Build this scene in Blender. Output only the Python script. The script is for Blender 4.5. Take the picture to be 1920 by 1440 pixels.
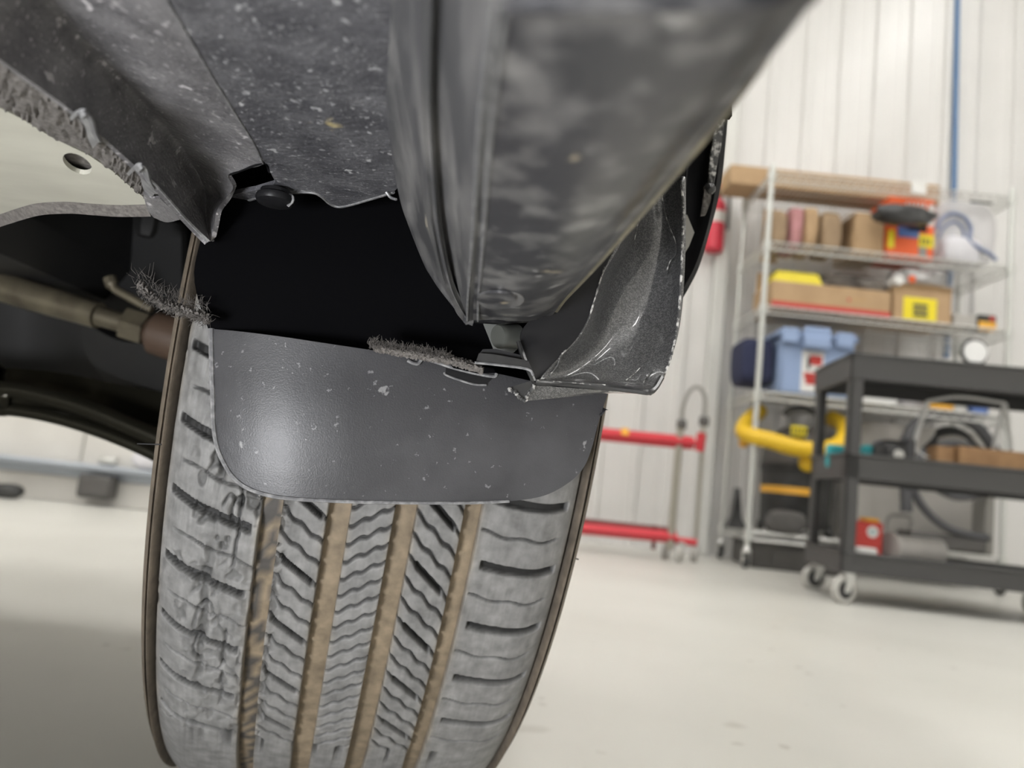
import bpy, bmesh, math, random
import numpy as np
from mathutils import Vector
random.seed(7); rng = np.random.default_rng(7)
for o in list(bpy.data.objects): bpy.data.objects.remove(o)
SC = bpy.context.scene; COL = SC.collection
PI = math.pi

# ------------------------------------------------------------------ camera, world, light, exposure
F = 1447.1
YAW, PITCH, ROLL, CAMZ = .0102, .1215, .1062, .292
CAM = np.array([0, 0, CAMZ])
_f = np.array([-math.sin(YAW)*math.cos(PITCH), math.cos(YAW)*math.cos(PITCH), math.sin(PITCH)])
_r0 = np.array([math.cos(YAW), math.sin(YAW), 0]); _u0 = np.cross(_r0, _f)
CR = _r0*math.cos(ROLL)+_u0*math.sin(ROLL); CU = -_r0*math.sin(ROLL)+_u0*math.cos(ROLL); CF = _f
cd = bpy.data.cameras.new('camera'); cam = bpy.data.objects.new('camera', cd); COL.objects.link(cam)
cam.matrix_world = ((CR[0], CU[0], -CF[0], 0), (CR[1], CU[1], -CF[1], 0), (CR[2], CU[2], -CF[2], CAMZ), (0, 0, 0, 1))
from mathutils import Matrix
cam.matrix_world = Matrix(((CR[0], CU[0], -CF[0], 0), (CR[1], CU[1], -CF[1], 0), (CR[2], CU[2], -CF[2], CAMZ), (0, 0, 0, 1)))
cd.sensor_width = 36; cd.lens = F/1920*36; cd.clip_start = .01
cd.dof.use_dof = True; cd.dof.focus_distance = .35; cd.dof.aperture_fstop = 8.0
SC.camera = cam
SC.view_settings.view_transform = 'Standard'; SC.view_settings.look = 'None'
SC.view_settings.gamma = 1; SC.view_settings.use_curve_mapping = False
SC.view_settings.exposure = 0.0
SC.cycles.use_denoising = True
SC.cycles.max_bounces = 8
w = bpy.data.worlds.new('world'); SC.world = w; w.use_nodes = True
w.node_tree.nodes['Background'].inputs[0].default_value = (.9, .95, 1, 1)
w.node_tree.nodes['Background'].inputs[1].default_value = .05
LAMP_STRENGTH = 24.5
# area light added low behind the camera; unseen, brightens flap, tyre and underside
ld = bpy.data.lights.new('low_fill_light', 'AREA'); ld.energy = 11; ld.size = .20; ld.color = (.96, .97, 1)
lo = bpy.data.objects.new('low_fill_light', ld); COL.objects.link(lo)
lo.location = (-.32, -.38, .05)
lo.rotation_euler = (Vector((-.10, .33, .36))-Vector(lo.location)).to_track_quat('-Z', 'Y').to_euler()

# ------------------------------------------------------------------ where a picture point lies in the room
def ray(px, py): return CF+CR*((px-960)/F)-CU*((py-720)/F)
def at(px, py, d): return CAM+ray(px, py)*d
def onz(px, py, z):
    d = ray(px, py); return CAM+d*((z-CAMZ)/d[2])
def ony(px, py, y):
    d = ray(px, py); return CAM+d*(y/d[1])
def lerp(a, b, t): return a+(b-a)*t

# ------------------------------------------------------------------ materials
def mat(name, col, rough=.5, metal=0, col2=None, scale=20, detail=4, lo_=.35, hi=.65, bump=0, bscale=None, coat=0, spec=None,
        speck=None, emit=0, trans=0, alpha=1, flake=0, stretch=None):
    m = bpy.data.materials.new(name); m.use_nodes = True
    nt = m.node_tree; N = nt.nodes; L = nt.links
    b = N['Principled BSDF']
    b.inputs['Base Color'].default_value = (*col, 1); b.inputs['Roughness'].default_value = rough
    b.inputs['Metallic'].default_value = metal
    if coat: b.inputs['Coat Weight'].default_value = coat; b.inputs['Coat Roughness'].default_value = .04
    if spec is not None: b.inputs['Specular IOR Level'].default_value = spec
    if emit: b.inputs['Emission Color'].default_value = (*col, 1); b.inputs['Emission Strength'].default_value = emit
    if trans: b.inputs['Transmission Weight'].default_value = trans
    if alpha < 1: b.inputs['Alpha'].default_value = alpha
    tc = N.new('ShaderNodeTexCoord'); src = tc.outputs['Object']
    if stretch:
        mp = N.new('ShaderNodeMapping'); mp.inputs['Scale'].default_value = stretch
        L.new(src, mp.inputs['Vector']); src = mp.outputs['Vector']
    cur = None
    if col2 is not None:
        n = N.new('ShaderNodeTexNoise'); n.inputs['Scale'].default_value = scale; n.inputs['Detail'].default_value = detail
        L.new(src, n.inputs['Vector'])
        mr = N.new('ShaderNodeMapRange'); mr.inputs[1].default_value = lo_; mr.inputs[2].default_value = hi
        L.new(n.outputs[0], mr.inputs[0])
        mx = N.new('ShaderNodeMix'); mx.data_type = 'RGBA'
        mx.inputs[6].default_value = (*col, 1); mx.inputs[7].default_value = (*col2, 1)
        L.new(mr.outputs[0], mx.inputs[0]); cur = mx.outputs[2]
    for sp in (speck or []):
        sc_, thr, scol, warp = sp          # dried spots: a voronoi cell keeps a spot only where its random value is high
        v = N.new('ShaderNodeTexVoronoi'); v.inputs['Scale'].default_value = sc_
        nn = N.new('ShaderNodeTexNoise'); nn.inputs['Scale'].default_value = sc_*1.3
        L.new(src, nn.inputs['Vector'])
        va = N.new('ShaderNodeVectorMath'); va.operation = 'MULTIPLY_ADD'
        va.inputs[1].default_value = (warp/sc_,)*3
        L.new(nn.outputs['Color'], va.inputs[0]); L.new(src, va.inputs[2]); L.new(va.outputs[0], v.inputs['Vector'])
        sx = N.new('ShaderNodeSeparateColor'); L.new(v.outputs['Color'], sx.inputs[0])
        # radius per cell
        rr = N.new('ShaderNodeMapRange'); rr.inputs[1].default_value = thr; rr.inputs[2].default_value = 1; rr.inputs[3].default_value = 0; rr.inputs[4].default_value = .42
        L.new(sx.outputs[0], rr.inputs[0])
        lt = N.new('ShaderNodeMath'); lt.operation = 'SUBTRACT'; L.new(rr.outputs[0], lt.inputs[0]); L.new(v.outputs['Distance'], lt.inputs[1])
        st = N.new('ShaderNodeMapRange'); st.inputs[1].default_value = 0; st.inputs[2].default_value = .12
        L.new(lt.outputs[0], st.inputs[0])
        mu = N.new('ShaderNodeMath'); mu.operation = 'MULTIPLY'; mu.inputs[1].default_value = .8
        L.new(st.outputs[0], mu.inputs[0])
        mx = N.new('ShaderNodeMix'); mx.data_type = 'RGBA'; mx.inputs[7].default_value = (*scol, 1)
        if cur: L.new(cur, mx.inputs[6])
        else: mx.inputs[6].default_value = (*col, 1)
        L.new(mu.outputs[0], mx.inputs[0]); cur = mx.outputs[2]
    if flake:
        v = N.new('ShaderNodeTexVoronoi'); v.inputs['Scale'].default_value = flake; L.new(src, v.inputs['Vector'])
        sx = N.new('ShaderNodeSeparateColor'); L.new(v.outputs['Color'], sx.inputs[0])
        mr = N.new('ShaderNodeMapRange'); mr.inputs[1].default_value = .3; mr.inputs[2].default_value = 1; mr.inputs[3].default_value = 0; mr.inputs[4].default_value = .55
        L.new(sx.outputs[0], mr.inputs[0])
        mx = N.new('ShaderNodeMix'); mx.data_type = 'RGBA'; mx.inputs[7].default_value = (.22, .22, .22, 1)
        if cur: L.new(cur, mx.inputs[6])
        else: mx.inputs[6].default_value = (*col, 1)
        L.new(mr.outputs[0], mx.inputs[0]); cur = mx.outputs[2]
    if cur: L.new(cur, b.inputs['Base Color'])
    if bump:
        n2 = N.new('ShaderNodeTexNoise'); n2.inputs['Scale'].default_value = bscale or scale; n2.inputs['Detail'].default_value = 3
        L.new(src, n2.inputs['Vector'])
        bp = N.new('ShaderNodeBump'); bp.inputs['Strength'].default_value = bump; bp.inputs['Distance'].default_value = .35/(bscale or scale)
        L.new(n2.outputs[0], bp.inputs['Height']); L.new(bp.outputs[0], b.inputs['Normal'])
    return m

def vcol_mat(name, rough, bump, bscale, spec=.4):
    m = mat(name, (.1, .1, .1), rough, bump=bump, bscale=bscale, spec=spec)
    nt = m.node_tree; a = nt.nodes.new('ShaderNodeVertexColor'); a.layer_name = 'dirt_shade'
    n = nt.nodes.new('ShaderNodeTexNoise'); n.inputs['Scale'].default_value = 140; n.inputs['Detail'].default_value = 6
    tc = [x for x in nt.nodes if x.type == 'TEX_COORD'][0]; nt.links.new(tc.outputs['Object'], n.inputs['Vector'])
    mr = nt.nodes.new('ShaderNodeMapRange'); mr.inputs[1].default_value = .3; mr.inputs[2].default_value = .7; mr.inputs[3].default_value = .75; mr.inputs[4].default_value = 1.25
    nt.links.new(n.outputs[0], mr.inputs[0])
    mx = nt.nodes.new('ShaderNodeVectorMath'); mx.operation = 'SCALE'
    nt.links.new(a.outputs[0], mx.inputs[0]); nt.links.new(mr.outputs[0], mx.inputs['Scale'])
    nt.links.new(mx.outputs[0], nt.nodes['Principled BSDF'].inputs['Base Color'])
    return m

M = {}
M['floor'] = mat('floor_paint', (.63, .62, .575), .36, col2=(.54, .53, .485), scale=1.6, detail=8, lo_=.4, hi=.75, speck=[(11, .95, (.46, .445, .40), .8), (34, .95, (.44, .42, .38), .8)])
M['wall'] = mat('white_wall_steel', (.72, .71, .69), .32, col2=(.68, .67, .65), scale=2)
M['wallb'] = mat('white_wall_board', (.66, .64, .60), .5, col2=(.58, .56, .52), scale=3)
M['ceil'] = mat('ceiling_white', (.75, .75, .73), .7)
M['trim'] = mat('trim_white', (.66, .66, .63), .5)
M['ledge'] = mat('ledge_blue_grey', (.36, .39, .43), .3, metal=.3)
M['lamp'] = mat('lamp_diffuser', (1, .985, .96), .5, emit=LAMP_STRENGTH)
M['lampbody'] = mat('lamp_housing', (.8, .8, .8), .4)
dust = (.40, .38, .36)
M['sill'] = mat('sill_plastic', (.036, .036, .040), .30, col2=(.19, .186, .182), scale=85, detail=10, lo_=.46, hi=.74, bump=.10, bscale=900,
                speck=[(70, .90, (.36, .31, .22), 1.0), (150, .86, (.30, .295, .29), 1.2)])
M['sill_in'] = mat('sill_inner_plastic', (.070, .070, .073), .36, col2=(.21, .205, .20), scale=70, detail=10, lo_=.44, hi=.74, bump=.12, bscale=900,
                   speck=[(130, .86, (.36, .33, .27), 1.2)], stretch=(1.8, .3, 1))
M['grain'] = mat('grained_plastic', (.064, .064, .071), .33, col2=(.125, .125, .134), scale=70, detail=8, lo_=.4, hi=.75, bump=.9, bscale=560,
                 speck=[(190, .80, (.42, .42, .43), 1.6), (460, .58, (.34, .34, .35), 1.6), (900, .5, (.30, .30, .305), 1), (42, .975, (.50, .41, .2), 1.6)])
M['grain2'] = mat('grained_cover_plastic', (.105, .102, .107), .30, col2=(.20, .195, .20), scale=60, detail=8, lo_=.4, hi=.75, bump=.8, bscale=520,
                  speck=[(170, .74, (.50, .48, .49), 1.6), (430, .48, (.42, .40, .41), 1.6), (850, .45, (.32, .31, .315), 1), (42, .97, (.50, .41, .2), 1.6)])  # base lightened to stand in for light reflected off the bright face
M['flap'] = mat('flap_plastic', (.026, .026, .029), .42, col2=(.055, .055, .059), scale=24, detail=10, lo_=.42, hi=.75, bump=.38, bscale=1500,
                speck=[(150, .93, (.22, .22, .22), 2.2), (420, .86, (.16, .16, .165), 2)])
M['under'] = mat('undertray_grey', (.52, .51, .44), .5, col2=(.43, .42, .36), scale=14, detail=6, speck=[(60, .93, (.48, .48, .44), 1.2)], stretch=(1, 2.5, 1))
M['felt'] = mat('grey_felt', (.09, .082, .076), .95, col2=(.15, .138, .128), scale=420, detail=6, bump=1, bscale=500)
M['fibre'] = mat('felt_fibres', (.09, .082, .076), .8)
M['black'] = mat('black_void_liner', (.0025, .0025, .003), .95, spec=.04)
M['blackplas'] = mat('black_plastic', (.010, .010, .011), .4, bump=.1, bscale=500, spec=.2)
M['glossblack'] = mat('black_gloss_plastic', (.012, .012, .013), .22, col2=(.03, .03, .03), scale=60)
M['paint'] = mat('dark_grey_metallic_paint', (.055, .055, .057), .38, metal=.5, coat=1, flake=2200)
M['paintedge'] = mat('chipped_paint_edge', (.06, .06, .06), .22, col2=(.50, .49, .47), scale=330, detail=6, lo_=.50, hi=.64)
M['edge_bead'] = mat('rubbed_plastic_edge', (.13, .13, .135), .32, col2=(.30, .30, .30), scale=320, detail=6, lo_=.42, hi=.75)
M['goldedge'] = mat('gold_tone_edge', (.22, .20, .15), .4, col2=(.5, .44, .3), scale=90, lo_=.5, hi=.75)
M['clipwhite'] = mat('grey_nylon', (.07, .073, .066), .45)
M['rubber'] = vcol_mat('tread_rubber', .62, .35, 900)
M['side'] = vcol_mat('sidewall_rubber', .6, .25, 500)
M['shaft'] = mat('dirty_shaft', (.20, .175, .12), .45, metal=.4, col2=(.10, .085, .06), scale=30)
M['armgloss'] = mat('oily_black_arm', (.03, .028, .02), .22, metal=.6)
M['suspblack'] = mat('black_underbody', (.012, .012, .012), .6)
M['brownmetal'] = mat('rusty_boot', (.10, .065, .045), .5)
M['chrome'] = mat('chromed_wire', (.66, .66, .63), .35, metal=.35)
M['post'] = mat('shelf_post_metal', (.60, .61, .58), .35, metal=.4)
M['card'] = mat('cardboard', (.47, .32, .18), .8, col2=(.42, .28, .155), scale=12)
M['card2'] = mat('cardboard_orange', (.52, .33, .15), .8, col2=(.46, .29, .13), scale=9)
M['paperbag'] = mat('brown_paper', (.36, .255, .155), .8, col2=(.29, .20, .12), scale=14, bump=.4, bscale=30)
M['pink'] = mat('pink_paper', (.50, .24, .25), .8, col2=(.42, .2, .2), scale=20)
M['orange'] = mat('orange_box_card', (.82, .13, .03), .5)
M['yellow'] = mat('yellow_plastic', (.80, .66, .02), .45)
M['yellowvac'] = mat('yellow_hose', (.78, .50, .02), .45)
M['amber'] = mat('amber_plastic', (.80, .42, .05), .4)
M['red'] = mat('red_paint', (.56, .035, .05), .4)
M['redext'] = mat('extinguisher_red', (.62, .03, .06), .35)
M['redcard'] = mat('red_print', (.50, .05, .04), .7)
M['white'] = mat('white_plastic', (.75, .75, .73), .4)
M['paper'] = mat('white_paper', (.72, .71, .68), .8)
M['bagclear'] = mat('clear_film', (.80, .79, .80), .35, alpha=.55, bump=.6, bscale=18)
M['bagwhite'] = mat('milky_film', (.66, .65, .68), .4, bump=.6, bscale=14)
M['silver'] = mat('silver_bag', (.42, .41, .40), .28, metal=.5, bump=.8, bscale=18)
M['bluetube'] = mat('blue_grey_tube', (.20, .24, .36), .4)
M['navy'] = mat('navy_cloth', (.025, .03, .07), .9, bump=.4, bscale=40)
M['rag'] = mat('dark_grey_rags', (.14, .125, .115), .9, col2=(.22, .195, .17), scale=10, bump=.6, bscale=30)
M['olive'] = mat('olive_cloth', (.15, .14, .07), .9)
M['cooler'] = mat('pale_blue_plastic', (.27, .36, .55), .45)
M['bluecap'] = mat('blue_plastic', (.10, .18, .45), .45)
M['bluepipe'] = mat('blue_hose', (.10, .20, .38), .45)
M['teal'] = mat('teal_plastic', (.03, .33, .36), .45)
M['cart'] = mat('charcoal_cart_plastic', (.050, .049, .048), .48, bump=.15, bscale=200)
M['cartdark'] = mat('black_bag_plastic', (.02, .02, .02), .3, col2=(.06, .06, .06), scale=12, bump=.5, bscale=16)
M['vac'] = mat('vac_black', (.020, .020, .019), .45, col2=(.045, .045, .044), scale=14)
M['darkgrey'] = mat('dark_grey_plastic', (.075, .07, .066), .5, col2=(.10, .095, .09), scale=6)
M['hose'] = mat('grey_hose', (.075, .075, .08), .5)
M['greybox'] = mat('grey_panel', (.46, .44, .41), .6, col2=(.40, .38, .35), scale=3)
M['midgrey'] = mat('mid_grey_metal', (.26, .25, .23), .45)
M['zinc'] = mat('zinc_steel', (.60, .60, .58), .3, metal=.8)
M['wheelgrey'] = mat('grey_tread_wheel', (.42, .41, .38), .5)
M['wheelblack'] = mat('black_wheel_hub', (.02, .02, .02), .5)
M['wood'] = mat('brown_board', (.36, .21, .10), .7, col2=(.27, .15, .07), scale=18, stretch=(1, 6, 1))
M['maroon'] = mat('maroon_print', (.16, .03, .03), .6)
M['steeltube'] = mat('worn_steel_tube', (.42, .40, .34), .32, metal=.8)

# ------------------------------------------------------------------ mesh helpers
def wloc(o):
    p = np.zeros(3)
    while o is not None:
        p = p+np.array(o.location); o = o.parent
    return p
def link(name, me, m, parent=None, label=None, kind=None):
    o = bpy.data.objects.new(name, me); COL.objects.link(o)
    if m is not None: me.materials.append(m)
    if parent is not None: o.parent = parent
    if label: o['label'] = label
    if kind: o['kind'] = kind
    return o
def mesh_np(name, V, Q, m, parent=None, smooth=40, label=None, kind=None, vcol=None):
    V = np.asarray(V, float)
    if parent is not None: V = V-wloc(parent)
    me = bpy.data.meshes.new(name)
    if isinstance(Q, np.ndarray):
        nq = len(Q); k = Q.shape[1]
        me.vertices.add(len(V)); me.vertices.foreach_set('co', V.astype(np.float32).ravel())
        me.loops.add(nq*k); me.loops.foreach_set('vertex_index', Q.astype(np.int32).ravel())
        me.polygons.add(nq); me.polygons.foreach_set('loop_start', np.arange(0, nq*k, k, dtype=np.int32))
        me.update(calc_edges=True)
    else:
        me.from_pydata(V.tolist(), [], Q); me.update()
    if smooth:
        me.shade_smooth()
        if smooth < 180: me.set_sharp_from_angle(angle=math.radians(smooth))
    if vcol is not None:
        a = me.color_attributes.new('dirt_shade', 'FLOAT_COLOR', 'POINT')
        c = np.ones((len(V), 4), np.float32); c[:, :3] = vcol; a.data.foreach_set('color', c.ravel())
    return link(name, me, m, parent, label, kind)

class MB:
    def __init__(s): s.v = []; s.f = []
    def add(s, v, f):
        n = len(s.v); s.v += [tuple(map(float, p)) for p in v]; s.f += [tuple(i+n for i in q) for q in f]; return s
    def cbox(s, lo, hi, c=.004, M_=None):
        lo = np.array(lo, float); hi = np.array(hi, float); lo, hi = np.minimum(lo, hi), np.maximum(lo, hi)
        c = min(c, .45*float((hi-lo).min()))
        idx = {}; v = []
        for i in range(8):
            sg = [(i >> k) & 1 for k in range(3)]
            p = [hi[k] if sg[k] else lo[k] for k in range(3)]
            for ax in range(3):
                q = list(p)
                for k in range(3):
                    if k != ax: q[k] += (-c if sg[k] else c)
                idx[(i, ax)] = len(v); v.append(q)
        f = []
        for ax in range(3):
            o1, o2 = [k for k in range(3) if k != ax]
            for side in (0, 1):
                b = side << ax
                L = [b, b | 1 << o1, b | 1 << o1 | 1 << o2, b | 1 << o2]
                f.append([idx[(i, ax)] for i in L])
            for a in (0, 1):          # edges along o1.. handled below
                pass
        for ax in range(3):           # edge quads along axis ax
            o1, o2 = [k for k in range(3) if k != ax]
            for a in (0, 1):
                for b_ in (0, 1):
                    i0 = (a << o1) | (b_ << o2); i1 = i0 | 1 << ax
                    f.append([idx[(i0, o1)], idx[(i1, o1)], idx[(i1, o2)], idx[(i0, o2)]])
        for i in range(8): f.append([idx[(i, 0)], idx[(i, 1)], idx[(i, 2)]])
        if M_ is not None: v = [M_(np.array(p)) for p in v]
        return s.add(v, f)
    def tube(s, pts, r, n=8, closed=False, cap=True):
        pts = [np.array(p, float) for p in pts]; m = len(pts)
        rs = r if hasattr(r, '__len__') else [r]*m
        t = []
        for i in range(m):
            a = pts[(i-1) % m] if closed or i > 0 else pts[i]; b = pts[(i+1) % m] if closed or i < m-1 else pts[i]
            d = b-a; t.append(d/(np.linalg.norm(d)+1e-12))
        up = np.array([0, 0, 1.]) if abs(t[0][2]) < .9 else np.array([1., 0, 0])
        x = np.cross(t[0], up); x /= np.linalg.norm(x); v = []
        for i in range(m):
            x = x-t[i]*np.dot(x, t[i]); x /= np.linalg.norm(x)+1e-12; y = np.cross(t[i], x)
            for k in range(n):
                a = 2*PI*k/n; v.append(pts[i]+rs[i]*(x*math.cos(a)+y*math.sin(a)))
        f = []
        for i in range(m if closed else m-1):
            j = (i+1) % m
            for k in range(n): f.append((i*n+k, i*n+(k+1) % n, j*n+(k+1) % n, j*n+k))
        if cap and not closed: f.append(tuple(range(n))[::-1]); f.append(tuple((m-1)*n+k for k in range(n)))
        return s.add(v, f)
    def cyl(s, p0, p1, r0, r1=None, n=16): return s.tube([p0, p1], [r0, r0 if r1 is None else r1], n)
    def lathe(s, base, axis, prof, n=24):
        base = np.array(base, float); a = np.array(axis, float); a /= np.linalg.norm(a)
        return s.tube([base+a*h for r, h in prof], [max(r, 1e-5) for r, h in prof], n) if False else s._lathe(base, a, prof, n)
    def _lathe(s, base, a, prof, n):
        up = np.array([0, 0, 1.]) if abs(a[2]) < .9 else np.array([1., 0, 0])
        x = np.cross(a, up); x /= np.linalg.norm(x); y = np.cross(a, x); v = []; f = []
        for r, h in prof:
            for k in range(n):
                t = 2*PI*k/n; v.append(base+a*h+max(r, 1e-5)*(x*math.cos(t)+y*math.sin(t)))
        for i in range(len(prof)-1):
            for k in range(n): f.append((i*n+k, i*n+(k+1) % n, (i+1)*n+(k+1) % n, (i+1)*n+k))
        return s.add(v, f)
    def prism(s, loop, vec):
        n = len(loop); vec = np.array(vec, float)
        v = [np.array(p) for p in loop]+[np.array(p)+vec for p in loop]
        f = [tuple(range(n))[::-1], tuple(range(n, 2*n))]+[(i, (i+1) % n, n+(i+1) % n, n+i) for i in range(n)]
        return s.add(v, f)
    def build(s, name, m, parent=None, smooth=40, label=None, kind=None, loc=None):
        V = np.array(s.v)
        if parent is None and loc is not None:
            o = mesh_np(name, V-np.array(loc), s.f, m, None, smooth, label, kind); o.location = loc; return o
        return mesh_np(name, V, s.f, m, parent, smooth, label, kind)

def cr(P, n):
    """Catmull-Rom through the rows of P -> n samples"""
    P = np.asarray(P, float); m = len(P)
    t = np.linspace(0, m-1, n); i = np.minimum(t.astype(int), m-2); u = (t-i).reshape(-1, *([1]*(P.ndim-1)))
    p0 = np.where((i > 0).reshape(u.shape), P[np.maximum(i-1, 0)], 2*P[0]-P[1]); p1 = P[i]; p2 = P[i+1]
    p3 = np.where((i < m-2).reshape(u.shape), P[np.minimum(i+2, m-1)], 2*P[-1]-P[-2])
    return .5*((2*p1)+(-p0+p2)*u+(2*p0-5*p1+4*p2-p3)*u*u+(-p0+3*p1-3*p2+p3)*u**3)
def path(pts, n): return list(cr(np.array(pts), n))
def sheet(name, rows, nu, nv, thick, m, parent, label=None, smooth=50, disp=0, eye=CAM, kind=None):
    """a moulded sheet through rows of control points, with its own thickness behind the seen side"""
    G = cr(np.array(rows, float), nu); G = np.swapaxes(cr(np.swapaxes(G, 0, 1), nv), 0, 1)
    du = np.gradient(G, axis=0); dv = np.gradient(G, axis=1); N = np.cross(du, dv)
    N /= np.linalg.norm(N, axis=2, keepdims=True)+1e-12
    if ((eye-G)*N).sum() < 0: N = -N; flip = True
    else: flip = False
    if disp: G = G+N*(rng.random((nu, nv, 1))-.5)*disp
    B = G-N*thick
    V = np.concatenate([G.reshape(-1, 3), B.reshape(-1, 3)]); k = nu*nv; f = []
    for i in range(nu-1):
        for j in range(nv-1):
            a = i*nv+j; q = (a, a+nv, a+nv+1, a+1)
            if flip: q = q[::-1]
            f.append(q); f.append(tuple(x+k for x in q[::-1]))
    rim = [(0, j) for j in range(nv)]+[(i, nv-1) for i in range(1, nu)]+[(nu-1, j) for j in range(nv-2, -1, -1)]+[(i, 0) for i in range(nu-2, 0, -1)]
    rim = [i*nv+j for i, j in rim]
    for a, b in zip(rim, rim[1:]+rim[:1]):
        q = (a, b, b+k, a+k); f.append(q if not flip else q[::-1])
    return mesh_np(name, V, f, m, parent, smooth, label, kind)
BACK = np.array([0, -.9, 0])
def run_back(rows):
    """the sheet runs on towards the rear of the car"""
    return [[p+BACK for p in rows[0]], [p+BACK*.5 for p in rows[0]], [p+BACK*.06 for p in rows[0]]]+rows
def plate(name, loop, thick, m, parent, holes=(), label=None, smooth=30, toward=CAM):
    """a flat plate with cut-outs, thickness away from the seen side"""
    bm = bmesh.new()
    for lp in (loop, *holes):
        vs = [bm.verts.new(tuple(p)) for p in lp]
        for a, b in zip(vs, vs[1:]+vs[:1]): bm.edges.new((a, b))
    bmesh.ops.triangle_fill(bm, use_beauty=True, edges=bm.edges[:])
    bm.verts.index_update()
    V = np.array([v.co[:] for v in bm.verts]); T = [[v.index for v in fc.verts] for fc in bm.faces]
    bnd = [(e.verts[0].index, e.verts[1].index) for e in bm.edges if len(e.link_faces) == 1]
    n = np.zeros(3)
    for a, b, c in T:
        q = np.cross(V[b]-V[a], V[c]-V[a]); n += q if np.dot(q, toward-V[a]) > 0 else -q
    bm.free(); n /= np.linalg.norm(n); k = len(V)
    f = []
    for t in T:
        q = np.cross(V[t[1]]-V[t[0]], V[t[2]]-V[t[0]]); t = tuple(t if np.dot(q, n) > 0 else t[::-1])
        f.append(t); f.append(tuple(x+k for x in t[::-1]))
    for a, b in bnd: f.append((a, b, b+k, a+k))
    o = mesh_np(name, np.concatenate([V, V-n*thick]), f, m, parent, 0, label)
    bm = bmesh.new(); bm.from_mesh(o.data); bmesh.ops.recalc_face_normals(bm, faces=bm.faces[:]); bm.to_mesh(o.data); bm.free()
    o.data.shade_smooth(); o.data.set_sharp_from_angle(angle=math.radians(smooth)); return o

def tag(o, label, cat, group=None):
    o['label'] = label; o['category'] = cat
    if group: o['group'] = group
    return o
def thing(name, label, cat, loc, group=None):
    o = bpy.data.objects.new(name, None); COL.objects.link(o); o.location = loc; o.empty_display_size = .05
    return tag(o, label, cat, group)
def struct(name, mb, m, smooth=30):
    return mb.build(name, m, None, smooth, kind='structure')

# ------------------------------------------------------------------ the room
WY = 4.2; RX0, RX1, RY0, ZC = -5.5, 5.0, -5.5, 4.6
def zr(p): return p
struct('floor', MB().cbox((RX0-.1, RY0-.1, -.1), (RX1+.1, WY+.1, 0), .001), M['floor'])
struct('ceiling', MB().cbox((RX0-.1, RY0-.1, ZC), (RX1+.1, WY+.1, ZC+.1), .001), M['ceil'])
def ribbed(x0, x1, y, z0, z1, out):
    """profiled wall steel: trapezoid ribs every 0.2 m, a fine pencil rib between"""
    prof = [(x0, 0)]; x = x0
    while x < x1-.2:
        prof += [(x+.08, 0), (x+.084, .003), (x+.092, .003), (x+.096, 0), (x+.140, 0), (x+.150, .022), (x+.180, .022), (x+.190, 0)]; x += .2
    prof.append((x1, 0))
    mb = MB(); n = len(prof)
    v = [(px, y-h*out, z) for z in (z0, z1) for px, h in prof]+[(px, y+.06, z) for z in (z0, z1) for px in (x0, x1)]
    f = [(i, i+1, n+i+1, n+i) for i in range(n-1)]
    f += [(2*n, 2*n+2, 2*n+3, 2*n+1), (0, n, 2*n+2, 2*n), (n-1, 2*n+1, 2*n+3, 2*n-1)]
    return mb.add(v, f)
struct('wall_back', ribbed(-.9, RX1, WY, 0, ZC, 1), M['wall'], 20)
struct('wall_right', MB().cbox((RX1, RY0, 0), (RX1+.1, WY, ZC), .002), M['wall'])
struct('wall_left', MB().cbox((RX0-.1, RY0, 0), (RX0, 3.3, ZC), .002), M['wall'])
struct('wall_front', MB().cbox((RX0, RY0-.1, 0), (RX1, RY0, ZC), .002), M['wall'])
jog = MB()
for i in range(5): jog.cbox((RX0+i*.92, 3.3, .0), (RX0+(i+1)*.92-.006, 3.36, ZC), .004)
jog.cbox((RX0, 3.33, 0), (-.9, 4.26, ZC), .002)
struct('wall_far_left', jog, M['wallb'])
# corner trim, ledge along the far left wall and the skirting at its foot
p0 = ony(1352, 500, WY-.05)
struct('trim_1', MB().cbox((p0[0]-.035, WY-.06, 0), (p0[0]+.04, WY-.002, ZC), .008), M['trim'])
lz = ony(0, 858, 3.2)[2]
struct('trim_2', MB().cbox((RX0, 3.2, lz-.012), (-.9, 3.3, lz+.012), .006).cbox((RX0, 3.27, lz-.05), (-.9, 3.3, lz-.012), .004), M['ledge'])
struct('baseboard_left', MB().cbox((RX0, 3.285, 0), (-.9, 3.3, lz-.05), .004), M['wallb'])
# ceiling lamps (rows of strip lights; they show as the row of bright dashes in the fender paint)
g = 'strip lights in rows on the ceiling'
k = 0
rows_txt = ['row nearest the left wall', 'row left of the car', 'row over the car', 'row over the shelves']
for i, lx in enumerate((-4.2, -1.9, .6, 3.0)):
    for j, ly in enumerate((-4.0, -2.0, 0.0, 2.0)):
        t = thing('ceiling_light', '%s strip light from the back wall in the ceiling %s' % (('fourth', 'third', 'second', 'first')[j], rows_txt[i]), 'ceiling light', (lx, ly, ZC-.09), g)
        MB().cbox((lx-.18, ly-.65, ZC-.07), (lx+.18, ly+.65, ZC), .01).build('housing', M['lampbody'], t)
        MB().cbox((lx-.165, ly-.62, ZC-.09), (lx+.165, ly+.62, ZC-.071), .008).build('diffuser', M['lamp'], t)

# ------------------------------------------------------------------ the car
car = thing('car', 'dark grey car seen from below at its wheel arch, mud flap and torn painted corner', 'car', (-.8, 0, 0))

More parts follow.
